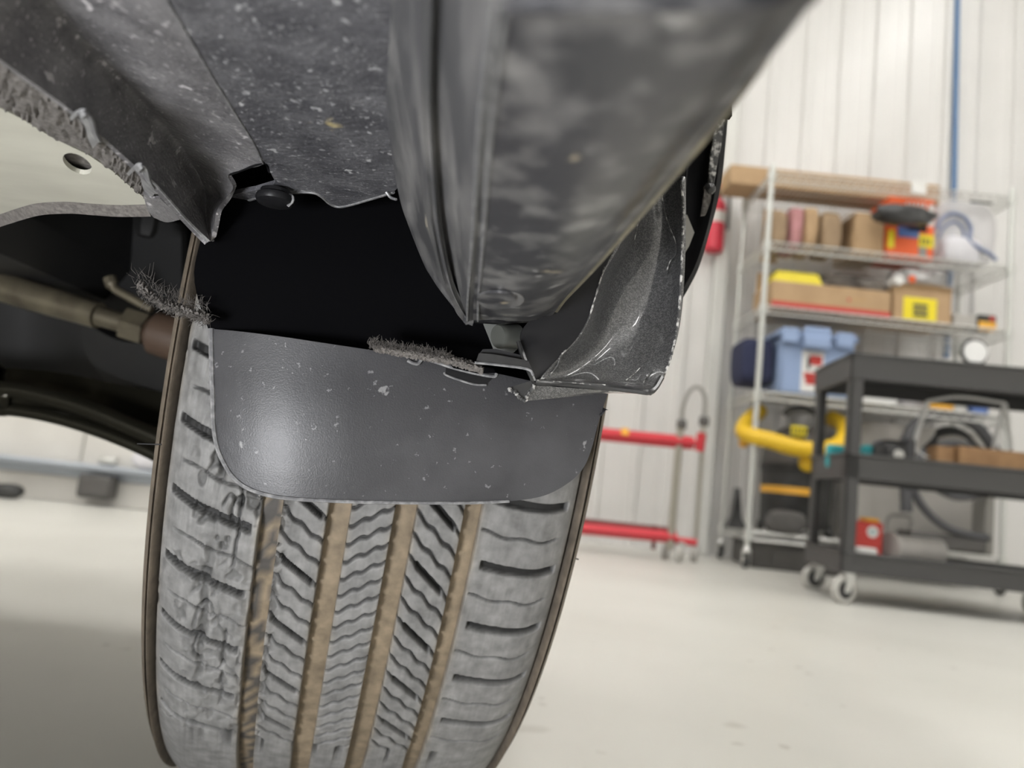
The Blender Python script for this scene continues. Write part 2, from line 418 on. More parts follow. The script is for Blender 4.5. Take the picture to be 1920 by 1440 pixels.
# body mass above (keeps the light of the hall off the underside)
MB().cbox((-1.72, -3.1, .435), (-.02, .28, .60), .03).cbox((-1.72, .28, .62), (-.02, 1.30, .95), .03).cbox((-1.72, .28, .435), (-.42, 1.30, .62), .03).build('underbody', M['suspblack'], car)
MB().cbox((-1.74, -3.1, .61), (-.01, 1.35, 1.05), .12).cbox((-1.60, -2.7, 1.05), (-.12, .2, 1.5), .2).build('body_shell', M['paint'], car)
SIDE = [(-3.0, .020, .370), (-.5, .030, .370), (0, .036, .372), (.15, .036, .374), (.25, .042, .41), (.33, .060, .465), (.375, .078, .51), (.43, .098, .585), (.50, .112, .68), (.60, .12, .755), (.73, .122, .80),
        (.88, .12, .755), (1.0, .112, .66), (1.10, .105, .52), (1.17, .09, .43), (1.34, .04, .41)]
sheet('body_side', [[np.array([x-.004, y, z]), np.array([x, y, lerp(z, 1.02, .3)]), np.array([x-.002, y, lerp(z, 1.02, .7)]), np.array([x-.03, y, 1.02])] for y, x, z in SIDE], 140, 16, .003, M['paint'], car, eye=np.array([3., .5, .6]), smooth=180)
# --- tyre -----------------------------------------------------------
A_, B_ = .1901, -.0365
AX = np.array([math.cos(A_)*math.cos(B_), math.sin(A_)*math.cos(B_), math.sin(B_)])
UP = np.array([0, 0, 1.])-AX*AX[2]; UP /= np.linalg.norm(UP)
FR = np.cross(UP, AX); FR = -FR if FR[1] > 0 else FR
TR = .3549; TC = np.array([.2869, .8096, .3592])-AX*.42
TC[2] += .002
def tpos(u, phi, r): return TC+u[..., None]*AX+r[..., None]*(np.cos(phi)[..., None]*FR+np.sin(phi)[..., None]*UP)
def drop(u):
    a = np.abs(u); return .45*u*u+np.where(a > .082, (np.clip(a-.082, 0, 1)/.035)**2.2*.026, 0)
def hash2(i, j, s):
    n = (i*374761393+j*668265263+s*1442695041) & 0x7fffffff
    n = ((n ^ (n >> 13))*1274126177) & 0x7fffffff
    return ((n ^ (n >> 16)) & 0xffff)/65535.
def vnoise(x, y, s=0):
    i = np.floor(x).astype(np.int64); j = np.floor(y).astype(np.int64); a = x-i; b = y-j
    a = a*a*(3-2*a); b = b*b*(3-2*b)
    return (hash2(i, j, s)*(1-a)+hash2(i+1, j, s)*a)*(1-b)+(hash2(i, j+1, s)*(1-a)+hash2(i+1, j+1, s)*a)*b
def fbm(x, y, s=0): return (vnoise(x, y, s)+.5*vnoise(2*x, 2*y, s+1)+.25*vnoise(4*x, 4*y, s+2))/1.75
def sstep(a, b, x):
    t = np.clip((x-a)/(b-a), 0, 1); return t*t*(3-2*t)
def tri(x): return 2*np.abs(2*(x-np.floor(x+.5)))-1
def lines(u, s, k, pitch, off, amp, wl):
    q = (s-k*u-off-amp*np.sin(2*PI*u/wl))/pitch
    n = np.round(q); return np.abs(q-n)*pitch/math.sqrt(1+k*k), n.astype(int)
PITCH_S = .0382; S0 = -.2645*TR
def shoulder(u, s, side):
    """closed slots and thin sipes across a shoulder rib"""
    if side > 0: c = lambda u_: -.26*(u_-.054)+4.2*(u_-.054)**2; ua, ub = .0585, .1005
    else: c = lambda u_: -.34*(u_+.104)+.4*(u_+.104)**2; ua, ub = -.102, -.0605
    off = S0 if side > 0 else S0+.016
    q = (s-c(u)-off)/PITCH_S; n = np.round(q); d = np.abs(q-n)*PITCH_S
    q2 = q-.5+.02*np.sin(u*300); d2 = np.abs(q2-np.round(q2))*PITCH_S
    inn = sstep(ua-.0012, ua+.0012, u)*(1-sstep(ub-.001, ub+.001, u))
    w = .0026
    slot = (1-sstep(w*.75, w*1.2, d))*inn
    sip = (1-sstep(.0004, .0011, d2))*(1-sstep(.095, .1005, np.abs(u)))*sstep(.0545, .0555, np.abs(u))
    return slot, sip
def rib_height(k, u, s):
    h = -drop(u); dark = np.zeros_like(u)
    if k in (1, 5):
        slot, sip = shoulder(u, s, 1 if k == 5 else -1)
        thin = sip*(.6+.4*vnoise(u*400, s*400, 5))
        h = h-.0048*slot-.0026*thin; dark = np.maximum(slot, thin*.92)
    else:
        kk, pit, off, amp, wl = {2: (-.72, PITCH_S/3, .004, .0008, .0095), 3: (.66, .0102, 0, .0008, .0085), 4: (-.92, PITCH_S/3, 0, .0009, .0095)}[k]
        d, n = lines(u, s, kk, pit, off, amp, wl)
        sip = 1-sstep(.0006, .0013, d)
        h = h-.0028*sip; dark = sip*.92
        if k in (2, 4):
            uc, hw = (-.0352, .0088) if k == 2 else (.0325, .0082)
            q = (s-kk*u-off)/pit; nn = np.round(q); dd = np.abs(q-nn)*pit/math.sqrt(1+kk*kk)
            sl = (1-sstep(.0014, .0020, dd))*(1-sstep(hw-.0008, hw+.0006, np.abs(u-uc)))*((nn.astype(int) % 3) == (0 if k == 4 else 1))
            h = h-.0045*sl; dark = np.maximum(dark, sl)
    # wear: fine scuffs everywhere, torn and feathered rubber on the inner edge
    h = h+.00022*(fbm(u*260, s*90, 9)-.5)
    if k == 1:
        act = sstep(-.22, -.05, s)*.75+.45
        crack = np.abs(u+.0795+.0035*(fbm(s*60, s*0+3, 21)-.5)*2)
        c1 = (1-sstep(.0006, .0022+.002*vnoise(s*120, u*0, 4), crack))*sstep(.28, .55, fbm(s*34, u*30+7, 31))*act
        ch = sstep(.60, .68, fbm(u*150, s*95, 41))*sstep(-.096, -.082, u)*act
        flake = sstep(.52, .60, fbm(u*60+9, s*50, 51))*sstep(-.092, -.078, u)*act
        h = h-.0036*c1-.0024*ch-.0018*flake+.0016*(fbm(u*420, s*60, 61)-.5)*act
        c2 = (1-sstep(.0004, .0012, np.abs(u+.0675+.002*(fbm(s*90, s*0+8, 23)-.5)*2)))*sstep(.45, .6, fbm(s*50, u*0+3, 33))*act
        tear = (1-sstep(.0005, .0018, np.abs(fbm(u*90, s*48, 55)-.5)*.03))*sstep(.5, .62, fbm(u*55+4, s*38, 57))*act
        h = h-.0028*c2-.0026*tear
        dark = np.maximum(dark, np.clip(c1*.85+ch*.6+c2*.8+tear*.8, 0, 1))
        ed = sstep(-.064, -.0575, u)*(sstep(.5, .6, fbm(u*0+2, s*55, 71)))*act
        h = h-.004*ed
    if k == 2:
        ed = (1-sstep(-.047, -.0405, u))*sstep(.40, .56, fbm(u*260, s*200, 81))
        h = h-.0038*ed; dark = np.maximum(dark, ed*.7)
    return np.maximum(h, -drop(u)-.0058), dark
RIBS = {1: (-.1055, -.0572), 2: (-.0468, -.0246), 3: (-.0128, .0085), 4: (.0202, .0440), 5: (.0538, .1055)}
LBL = {1: 'inner shoulder rib of the tread, torn and feathered by wear', 2: 'inner middle rib with a chipped edge', 3: 'centre rib cut by wavy sipes rising to the right',
       4: 'outer middle rib with short black slots', 5: 'outer shoulder rib with long curved slots'}
GD = .0066
# carcass: sidewalls and groove floors, one lathe
prof = [(-.095, .232), (-.106, .246), (-.1155, .272), (-.1195, .298), (-.1185, .318), (-.1150, .3335), (-.1120, .3385), (-.1118, .3365), (-.1095, .3425), (-.1085, .3415)]
us = np.linspace(-.106, .106, 54)
prof = prof+[(u, TR-drop(np.array([u]))[0]-GD) for u in us]+[(-a, b) for a, b in prof[::-1]]
prof = np.array(prof); nph = 420
ph = np.linspace(0, 2*PI, nph, endpoint=False)
U, P = np.meshgrid(prof[:, 0], ph, indexing='ij'); Rr = np.repeat(prof[:, 1][:, None], nph, 1)
Rr = Rr+.0004*(fbm(U*300, P*20, 3)-.5)
V = tpos(U, P, Rr).reshape(-1, 3)
ii, jj = np.meshgrid(np.arange(len(prof)-1), np.arange(nph), indexing='ij'); j2 = (jj+1) % nph
Q = np.stack([ii*nph+jj, ii*nph+j2, (ii+1)*nph+j2, (ii+1)*nph+jj], -1).reshape(-1, 4)
tan = np.array([.20, .157, .106]); brown = np.array([.12, .098, .074])
au = np.abs(U)[..., None]; nz = fbm(U*300, P*12, 8)[..., None]
g1m = ((U > -.060) & (U < -.044))[..., None]
mottle = np.where(fbm(U*600, P*160, 18)[..., None] > .52, tan*.95, np.array([.055, .05, .045]))
col = np.where(g1m, mottle, tan*(.7+.6*nz)); col = np.where(au < .06, col, np.where(au < .107, np.array([.07, .065, .06]), brown*(.6+.8*nz)))
tyre = mesh_np('tyre', V, Q, M['side'], car, 60, 'worn black tyre with tan dust in its grooves', vcol=col.reshape(-1, 3))
DS = .00068
sd = np.arange(-.80*TR, .60*TR, DS)/TR
coarse = np.linspace(.60, 2*PI-.80, 90)[1:-1]
phis = np.concatenate([sd, coarse]); nf = len(sd)
for k, (ua, ub) in RIBS.items():
    nu = int((ub-ua)/.00062); uu = np.linspace(ua, ub, nu)
    U, P = np.meshgrid(uu, phis, indexing='ij'); S = P*TR
    h, dk = rib_height(k, U, S)
    far = (np.arange(len(phis)) >= nf)[None, :]
    h = np.where(far, -drop(U), h); dk = np.where(far, 0, dk)
    # side walls: two extra rows on each flank, slightly drafted
    e0 = np.minimum(h[:1], -drop(U[:1])); Uall = np.concatenate([U[:1]-.0007, U, U[-1:]+.0007]); Pall = np.concatenate([P[:1], P, P[-1:]])
    H = np.concatenate([-drop(U[:1])-GD-.001, h, -drop(U[-1:])-GD-.001]); D = np.concatenate([dk[:1]*0, dk, dk[:1]*0])
    V = tpos(Uall, Pall, TR+H).reshape(-1, 3); n1, n2 = Uall.shape
    ii, jj = np.meshgrid(np.arange(n1-1), np.arange(n2), indexing='ij'); j2 = (jj+1) % n2
    Q = np.stack([ii*n2+jj, ii*n2+j2, (ii+1)*n2+j2, (ii+1)*n2+jj], -1).reshape(-1, 4)
    base = .165+.06*(fbm(Uall*120, Pall*TR*40, 90+k)-.5)+.03*(vnoise(Uall*900, Pall*TR*120, 95)-.5)
    base = base[..., None]*np.array([1, .99, .97])
    flank = np.zeros((n1, n2, 1)); flank[0] = flank[-1] = 1
    dust_e = np.exp(-np.minimum(Uall-ua, ub-Uall)/.0012)[..., None]*(fbm(Uall*0+1, Pall*TR*60, 33)[..., None]*.6)
    c = base*(1-dust_e)+np.array([.26, .22, .16])*dust_e
    c = c*(1-flank)+tan*.75*flank
    c = c*(1-.93*D[..., None])  # recess shade put into the colour of sipes, slots and tears
    mesh_np('tread_rib', V, Q, M['rubber'], tyre, 180, LBL[k], vcol=c.reshape(-1, 3))
# rubber nibs left from the mould
for px, py, dx, dy in ((1062, 1043, 23, 6), (290, 833, -33, -1)):
    d = .375 if px < 600 else .44
    MB().tube([at(px-dx*.4, py-dy*.4, d), at(px+dx*.5, py+dy*.4, d), at(px+dx, py+dy, d-.001)], .00035, 5).build('rubber_nib', M['blackplas'], tyre)
# rim, mostly hidden inside the tyre
rim = MB(); pr = [(.234, -.094), (.222, -.09), (.215, -.05), (.205, 0), (.215, .05), (.222, .09), (.234, .094), (.20, .085), (.19, .06), (.06, .05), (.05, .07), (.0, .07)]
rim._lathe(TC, AX, pr, 48); rim._lathe(TC, AX, [(.205, 0), (.10, -.02), (.0, -.03)], 48)
rim.build('rim', M['midgrey'], car)

# --- sill (rocker) ---------------------------------------------------
ZS = .357
seam = [(944, -60), (940, 0), (925, 110), (913, 215), (905, 320), (898, 430), (892, 510), (888, 562), (887, 592), (887, 602)]
edge = [(1567, -60), (1520, 0), (1436, 108), (1350, 215), (1263, 320), (1170, 430), (1102, 508), (1058, 556), (1036, 586), (1012, 603)]
rows = []
for i, (a, b) in enumerate(zip(seam, edge)):
    a = np.array(a, float); b = np.array(b, float); r = []
    up = max(0, i-7)*.0012
    for t, dz in ((0, 0), (.3, -.0005), (.6, 0), (.85, .003), (.95, .0065), (1, .011)):
        q = lerp(a, b, t); r.append(onz(q[0], q[1], ZS+dz+up*(.4 if t == 0 else 1)))
    r.append(r[-1]+np.array([-.002, 0, .02])); r.append(r[-1]+np.array([-.004, .0, .055])); rows.append(r)
sill = sheet('sill_panel', run_back(rows), 80, 40, .0025, M['sill'], car, 'wide dusty black face of the sill cover')
left = [(698, -60, .415), (706, 0, .415), (714, 120, .413), (726, 230, .410), (747, 362, .405), (766, 420, .397), (799, 500, .389), (826, 540, .379), (858, 579, .367), (879, 602, .3575)]
rows = []
for (a, b) in zip(seam, left):
    r = []
    ax_, ay = a[0]-7, a[1]
    for t, dz in ((0, 0), (.18, 0), (.4, .001), (.5, -.001), (.56, -.007), (.66, -.0075), (.72, -.001), (.85, .0005), (1, 0)):
        r.append(onz(lerp(ax_, b[0], t), lerp(ay, b[1], t), lerp(ZS, b[2], t)+dz*min(1, (b[2]-ZS)/.03)))
    r.append(r[-1]+np.array([.004, .004, .02])); rows.append(r)
sill_in = sheet('sill_inner_panel', run_back(rows), 80, 46, .0022, M['sill_in'], car, 'inner sloping face of the sill with a raised bead')
MB().tube(path([onz(x+9, y, ZS-.0002) for x, y in seam], 40), .0005, 6).build('seam_flange', M['edge_bead'], sill)
MB().tube(path([onz(x-11, y, ZS-.0002) for x, y in seam], 40), .0005, 6).build('seam_flange', M['edge_bead'], sill_in)
# dark end wall of the sill and the gold-toned rim of its outer edge
sheet('sill_end', [[onz(887, 603, ZS+.0005), onz(950, 606, ZS+.001), onz(1012, 604, ZS+.011)], [onz(887, 603, ZS+.0005)+np.array([0, .004, .03]), onz(950, 606, ZS+.001)+np.array([0, .004, .03]), onz(1012, 604, ZS+.011)+np.array([0, .004, .03])]], 6, 12, .002, M['blackplas'], car)
MB().tube(path([onz(x+1, y+2, ZS+.012) for x, y in edge[2:]], 40), [.0006+.0010*math.sin(PI*i/39)**.5 for i in range(40)], 6).build('sill_edge_strip', M['goldedge'], sill)
# oval plug near the end of the sill
pl = [onz(935+48*math.cos(t)*(1 if math.cos(t) > 0 else .85), 563+17*math.sin(t), ZS-.0008) for t in np.linspace(0, 2*PI, 28, endpoint=False)]
plate('sill_plug', pl, .002, M['sill_in'], sill, label='oval dusty plug near the end of the sill')
pl2 = [onz(930+36*math.cos(t), 560+11*math.sin(t), ZS-.0018) for t in np.linspace(0, 2*PI, 24, endpoint=False)]
plate('plug_cap', pl2, .001, M['sill'], sill)

# --- middle floor panel (grained) --------------------------------------
ZB = .408
lp = [(292, -60), (315, 0), (355, 68), (400, 145), (445, 217), (478, 270), (497, 306), (508, 325), (516, 340), (512, 347), (478, 357), (445, 363), (424, 371),
      (437, 380), (450, 379), (480, 371), (520, 364), (560, 360), (588, 361), (603, 368), (618, 381), (634, 387), (655, 384), (700, 371), (738, 360), (746, 352), (752, 338), (740, 200), (732, -60)]
mid = plate('floor_panel', [onz(x, y, ZB) for x, y in lp]+[onz(732, -60, ZB)+BACK, onz(292, -60, ZB)+BACK], .0022, M['grain'], car, label='grained dark plastic floor panel with dried spots')
# folded edge below the panel
ed = [(424, 371), (450, 379), (480, 371), (520, 364), (560, 360), (588, 361), (603, 368), (618, 381), (634, 387), (655, 384), (700, 371), (738, 360)]
MB().tube(path([onz(x, y, ZB+.0002) for x, y in ed], 60), .0008, 6).build('panel_lip', M['edge_bead'], mid)
# drooping corner leg, clip and the stalk beyond
sheet('panel_leg', [[onz(424, 371, ZB), onz(440, 380, ZB)], [onz(432, 385, ZB-.001), onz(446, 386, ZB)], [onz(446, 405, ZB-.004), onz(452, 396, ZB-.003)]], 8, 4, .002, M['grain'], mid)
c0 = at(515, 377, .338)
cp = MB(); nrm = np.array([.03, -.05, -1.]); nrm /= np.linalg.norm(nrm)
cp._lathe(c0, nrm, [(.0001, .0016), (.0055, .0015), (.0076, .0008), (.0083, -.0006), (.0081, -.002), (.0066, -.003), (.0066, -.0045)], 28)
cp.build('push_clip', M['blackplas'], car, label='round black push clip under the panel edge')
MB().tube(path([at(534, 366, .338), at(546, 367, .337), at(549, 376, .337), at(540, 386, .338)], 12), .0008, 6).build('clip_spring', M['edge_bead'], car)
MB().tube(path([at(724, 360, .33), at(732, 370, .33), at(743, 374, .328)], 8), .0006, 6).build('wire_end', M['edge_bead'], car)

# --- left cover with the folded side ---------------------------------------
s_ = [(292, -60), (315, 0), (355, 68), (400, 145), (445, 217), (478, 270), (494, 306), (461, 317), (428, 328), (437, 352), (424, 371), (408, 392), (402, 420), (396, 450)]
f_ = [(50, -60), (90, 0), (140, 62), (188, 112), (240, 168), (290, 222), (326, 264), (344, 288), (358, 310), (374, 338), (382, 365), (385, 395), (388, 422), (393, 450)]
l_ = [(-90, 40), (-25, 92), (40, 140), (100, 182), (158, 226), (214, 276), (250, 308), (276, 332), (300, 357), (324, 384), (344, 407), (361, 425), (376, 440), (390, 453)]
rows = []
for i, (a, f, l) in enumerate(zip(s_, f_, l_)):
    za = [ZB, ZB, ZB, ZB, ZB, ZB, ZB, ZB, ZB, .405, .4025, .396, .390, .384][i]; zl = (.392, .392, .392, .392, .392, .392, .391, .390, .3885, .387, .386, .385, .3835, .3815)[i]
    zf = za+.006*min(1, max(0, (za-.384)/.024))
    r = [onz(*a, za), onz(lerp(a[0], f[0], .45), lerp(a[1], f[1], .45), lerp(za, zf, .5)), onz(lerp(a[0], f[0], .85), lerp(a[1], f[1], .85), lerp(za, zf, .93)), onz(*f, zf),
         onz(lerp(f[0], l[0], .3), lerp(f[1], l[1], .3), lerp(zf, zl, .30)), onz(lerp(f[0], l[0], .65), lerp(f[1], l[1], .65), lerp(zf, zl, .66)), onz(*l, zl)]
    rows.append(r)
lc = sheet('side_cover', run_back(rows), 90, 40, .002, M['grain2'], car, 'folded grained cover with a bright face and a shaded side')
MB().tube(path([onz(x+1, y-1, z-.0005) for (x, y), z in zip(l_[7:], (.390, .3885, .387, .386, .385, .3835, .3815))], 30), [.0005+.0004*i/29 for i in range(30)], 6).build('worn_rim', M['edge_bead'], lc)
MB().tube(path([onz(x-1, y+1, ZB-.0002) for x, y in s_[:7]], 40), .00035, 6).build('seam_bead', M['edge_bead'], lc)
# wall of the cut-out at the cover's corner
sheet('slot_wall', [[onz(428, 328, ZB), onz(494, 306, ZB), onz(508, 325, ZB)], [onz(428, 328, ZB)+np.array([0, 0, .02]), onz(494, 306, ZB)+np.array([0, 0, .02]), onz(508, 325, ZB)+np.array([0, 0, .02])]], 4, 12, .001, M['blackplas'], car)
# two bent tabs on the rim
for pts in ([(146, 215), (160, 210), (172, 228), (178, 250), (186, 266)], [(254, 318), (264, 310), (274, 318), (280, 340), (292, 362)]):
    a = [onz(x, y, .388) for x, y in pts]; b = [onz(x-12, y+12, .392) for x, y in pts]; c = [onz(x+6, y+1, .391) for x, y in pts]
    sheet('bent_tab', [c, a, b], 8, 20, .0012, M['edge_bead'], lc)
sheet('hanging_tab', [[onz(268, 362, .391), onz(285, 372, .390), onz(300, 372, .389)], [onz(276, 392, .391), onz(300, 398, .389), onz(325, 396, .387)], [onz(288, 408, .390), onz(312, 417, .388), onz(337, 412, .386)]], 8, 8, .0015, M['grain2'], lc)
# --- grey undertray and its felt --------------------------------------------
ZD = .398
fl = [(-90, 90), (-25, 130), (40, 168), (100, 205), (158, 248), (214, 293), (250, 322), (276, 347)]
dl = [(-90, 160), (-25, 190), (40, 222), (98, 258), (165, 290), (210, 320), (245, 350), (272, 372)]
lpD = [onz(x, y, ZD) for x, y in dl]+[onz(x, y, ZD) for x, y in ((274, 384), (215, 385), (165, 382), (120, 379), (68, 382), (30, 392), (0, 402), (-90, 430))]+[np.array([-.9, .42, ZD]), np.array([-.9, -.8, ZD]), onz(-90, 160, ZD)+BACK]
def oval(cx, cy, a, b, th, n=22, z=ZD):
    return [onz(cx+a*math.cos(t)*math.cos(th)-b*math.sin(t)*math.sin(th), cy+a*math.cos(t)*math.sin(th)+b*math.sin(t)*math.cos(th), z) for t in np.linspace(0, 2*PI, n, endpoint=False)]
tray = plate('undertray', lpD, .002, M['under'], car, holes=[oval(145, 307, 30, 16, .5)], label='pale grey flat undertray with an oval hole')
plate('hole_felt', oval(150, 310, 40, 26, .5, z=ZD+.004), .002, M['felt'], tray)
def fr_(pts, z): return [onz(x, y, z) for x, y in pts]
def fb_(p): return [p[0]+BACK, p[0]+BACK*.1]+p
sheet('felt_strip', [fb_(q_) for q_ in (fr_([(x+6, y-10) for x, y in l_[:8]], .3955), fr_(fl, .3940), fr_(dl, .3972))], 16, 110, .002, M['felt'], tray, disp=.0016, label='frayed grey felt along the tray edge')
tf = fr_([(274, 384), (215, 385), (165, 382), (120, 379), (68, 382), (30, 392), (0, 402), (-90, 430)], ZD-.0002)
tf = tf+[lerp(tf[-1], np.array([-.9, .42, ZD]), t_) for t_ in (.08, .2, .5, 1)]
sheet('tray_flange', [tf, [p+np.array([0, .006, -.0035]) for p in tf]], 4, 60, .001, M['felt'], tray)

# --- black arch liner, widened leftward to stand for shade on the tyre ------------------------------------------
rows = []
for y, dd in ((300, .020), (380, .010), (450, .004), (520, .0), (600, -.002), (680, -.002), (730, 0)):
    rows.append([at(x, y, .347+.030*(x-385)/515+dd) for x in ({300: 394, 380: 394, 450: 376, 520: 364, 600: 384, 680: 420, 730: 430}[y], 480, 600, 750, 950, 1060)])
sheet('arch_liner', rows, 24, 24, .002, M['black'], car, 'matt black arch liner, widened to stand for shade on the tyre')
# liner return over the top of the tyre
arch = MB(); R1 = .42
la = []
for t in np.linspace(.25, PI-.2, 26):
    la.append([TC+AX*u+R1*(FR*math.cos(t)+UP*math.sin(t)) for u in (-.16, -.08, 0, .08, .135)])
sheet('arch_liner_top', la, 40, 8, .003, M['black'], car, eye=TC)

# --- mud flap -------------------------------------------------------------
def fd(px, py):
    d = .333+.034*(px-395)/745-.006*(py-615)/330
    if px < 640: d += .013*((640-px)/245)**2.2
    if py > 740: d += .0055*((py-740)/200)**2
    return d
pairs = [((396, 616), (401, 800)), ((402, 617), (408, 840)), ((412, 618), (420, 868)), ((425, 619), (436, 893)), ((445, 621), (462, 914)), ((480, 625), (505, 929)), ((540, 633), (560, 936)),
         ((620, 645), (640, 940)), ((700, 657), (720, 942)), ((790, 671), (800, 943)), ((870, 688), (880, 943)), ((940, 702), (955, 940)), ((1010, 717), (1018, 930)), ((1065, 724), (1062, 908)),
         ((1100, 729), (1092, 880)), ((1122, 733), (1108, 845)), ((1134, 735), (1120, 800)), ((1140, 737), (1128, 772))]
rows = [[at(lerp(a[0], b[0], t), lerp(a[1], b[1], t), fd(lerp(a[0], b[0], t), lerp(a[1], b[1], t))) for t in (0, .2, .4, .6, .8, .92, 1)] for a, b in pairs]
flap = sheet('mud_flap', rows, 90, 40, .003, M['flap'], car, 'scuffed black mud flap with rounded lower corners')
bl = [(396, 616)]+[b for a, b in pairs]
MB().tube(path([at(x, y, fd(x, y)-.0002) for x, y in [(396, 616), (397, 680), (399, 740)]+bl[1:13]], 80), [.0013-.0006*i/79 for i in range(80)], 8).build('flap_bead', M['edge_bead'], flap, label='rubbed lighter rim of the flap')
# felt fringe along the top of the flap
def fringe(name, pts, n, L, up, rad, parent, spread, lbl):
    mb = MB(); P = cr(np.array(pts), 200)
    for i in range(n):
        p = P[rng.integers(200)]+(rng.random(3)-.5)*spread
        d = np.array(up)+(rng.random(3)-.5)*2.0; d /= np.linalg.norm(d); l = L*(.4+rng.random())
        d2 = d+(rng.random(3)-.5)*1.2
        mb.tube([p, p+d*l*.5, p+d*l*.5+d2*l*.4], [rad, rad*.9, rad*.5], 3, cap=False)
    return mb.build(name, M['fibre'], parent, 180, lbl, 'stuff')
fp = [at(x, y, .340) for x, y in ((695, 645), (740, 652), (790, 660), (840, 670))]
sheet('felt_edge', [[at(x, y-7, .343) for x, y in ((692, 645), (740, 651), (790, 659), (850, 674), (905, 690))], [at(x, y, .339) for x, y in ((696, 648), (740, 656), (790, 664), (850, 676), (905, 692))], [at(x, y+10, .342) for x, y in ((702, 650), (740, 657), (790, 666), (850, 676), (905, 692))]], 14, 90, .002, M['felt'], flap, disp=.0012)
fringe('felt_fringe', fp, 700, .0025, (0, -.6, .5), .00012, flap, (.004, .003, .0035), 'torn grey felt along the top of the flap')
# torn felt beside the flap
wp = [(262, 535), (290, 560), (320, 575), (355, 585), (392, 598)]
sheet('felt_scrap', [[at(x, y-9, .338) for x, y in wp], [at(x, y, .334) for x, y in wp], [at(x, y+11, .337) for x, y in wp]], 14, 60, .002, M['felt'], car, 'ragged scrap of grey felt left of the flap', disp=.0022)
fringe('felt_fibres', [at(x, y-12, .338) for x, y in wp], 220, .0055, (-.3, -.3, .9), .00010, car, (.006, .004, .006), 'loose fibres of the felt scrap')
fringe('felt_fibres', [at(x, y+6, .334) for x, y in wp], 260, .003, (0, -.5, -.3), .00012, car, (.004, .003, .004), 'short fibres under the felt scrap')
# slots, tabs and brackets at the top of the flap
def td(px, py, o=0): return at(px, py, fd(px, py)-o)
MB().tube(path([td(x, y, .001) for x, y in ((764, 676), (774, 681), (784, 682), (794, 673), (820, 680), (850, 690), (890, 700), (925, 706), (931, 700))], 40), .0008, 6).build('slot_rim', M['edge_bead'], flap)
MB().tube(path([td(x, y, .001) for x, y in ((833, 698), (836, 703), (862, 713), (890, 721), (912, 722))], 24), .0005, 6).build('slot_rim', M['edge_bead'], flap)
plate('slot', [td(x, y, .0009) for x, y in ((836, 690), (925, 707), (912, 720), (880, 716), (836, 702))], .0006, M['blackplas'], flap)
plate('flap_slot', [td(x, y, .0022) for x, y in ((844, 682), (925, 690), (930, 699), (895, 700), (850, 690))], .0006, M['black'], flap)
def slab(name, px, d, th, m, parent, label=None): return plate(name, [at(x, y, d) for x, y in px], th, m, parent, label=label)
br = slab('bracket', [(893, 676), (898, 662), (925, 664), (990, 676), (1002, 700), (988, 692)], .336, .004, M['glossblack'], car, 'black bracket behind the flap top')
MB().tube(path([at(x, y, .3355) for x, y in ((890, 680), (930, 684), (988, 692), (1000, 704))], 16), .0006, 6).build('bracket_rim', M['edge_bead'], br)
slab('bracket', [(905, 655), (930, 654), (985, 668), (990, 676), (925, 664), (900, 662)], .340, .004, M['blackplas'], car)
# nylon fastener behind the sill end
fx = at(934, 631, .352); nd = np.array([-.75, -.62, -.22]); nd /= np.linalg.norm(nd)
fs = MB(); fs._lathe(fx, nd, [(.0001, .0003), (.0052, .0003), (.0056, -.0005), (.0056, -.003), (.0056, -.011), (.0001, -.011)], 26)
fs.build('nylon_fastener', M['clipwhite'], car, label='grey nylon fastener behind the sill end')
slab('fastener_base', [(905, 605), (945, 602), (985, 640), (955, 668), (925, 655)], .364, .004, M['clipwhite'], car)

# --- painted corner of the fender -------------------------------------------
rows = [
    [(1160, 330, .360), (1195, 330, .378), (1235, 330, .384), (1262, 330, .380), (1279, 330, .374)],
    [(1172, 430, .356), (1196, 430, .374), (1235, 432, .381), (1262, 434, .377), (1279, 436, .370)],
    [(1126, 520, .352), (1160, 524, .371), (1215, 530, .379), (1255, 535, .374), (1275, 538, .366)],
    [(1108, 585, .350), (1140, 592, .369), (1195, 600, .374), (1246, 606, .368), (1269, 610, .362)],
    [(1085, 630, .348), (1125, 642, .366), (1178, 652, .366), (1232, 658, .3595), (1259, 662, .356)],
    [(1050, 668, .346), (1095, 682, .360), (1155, 692, .3575), (1215, 698, .352), (1246, 700, .350)],
    [(1020, 700, .342), (1070, 708, .351), (1140, 714, .350), (1200, 720, .346), (1233, 722, .344)],
    [(1003, 715, .338), (1060, 718, .342), (1135, 722, .342), (1190, 728, .339), (1222, 733, .338)]]
pc = sheet('fender_corner', [[at(*p) for p in r] for r in rows], 60, 50, .0022, M['paint'], car, 'dark grey metallic painted corner torn at its edge', smooth=180)
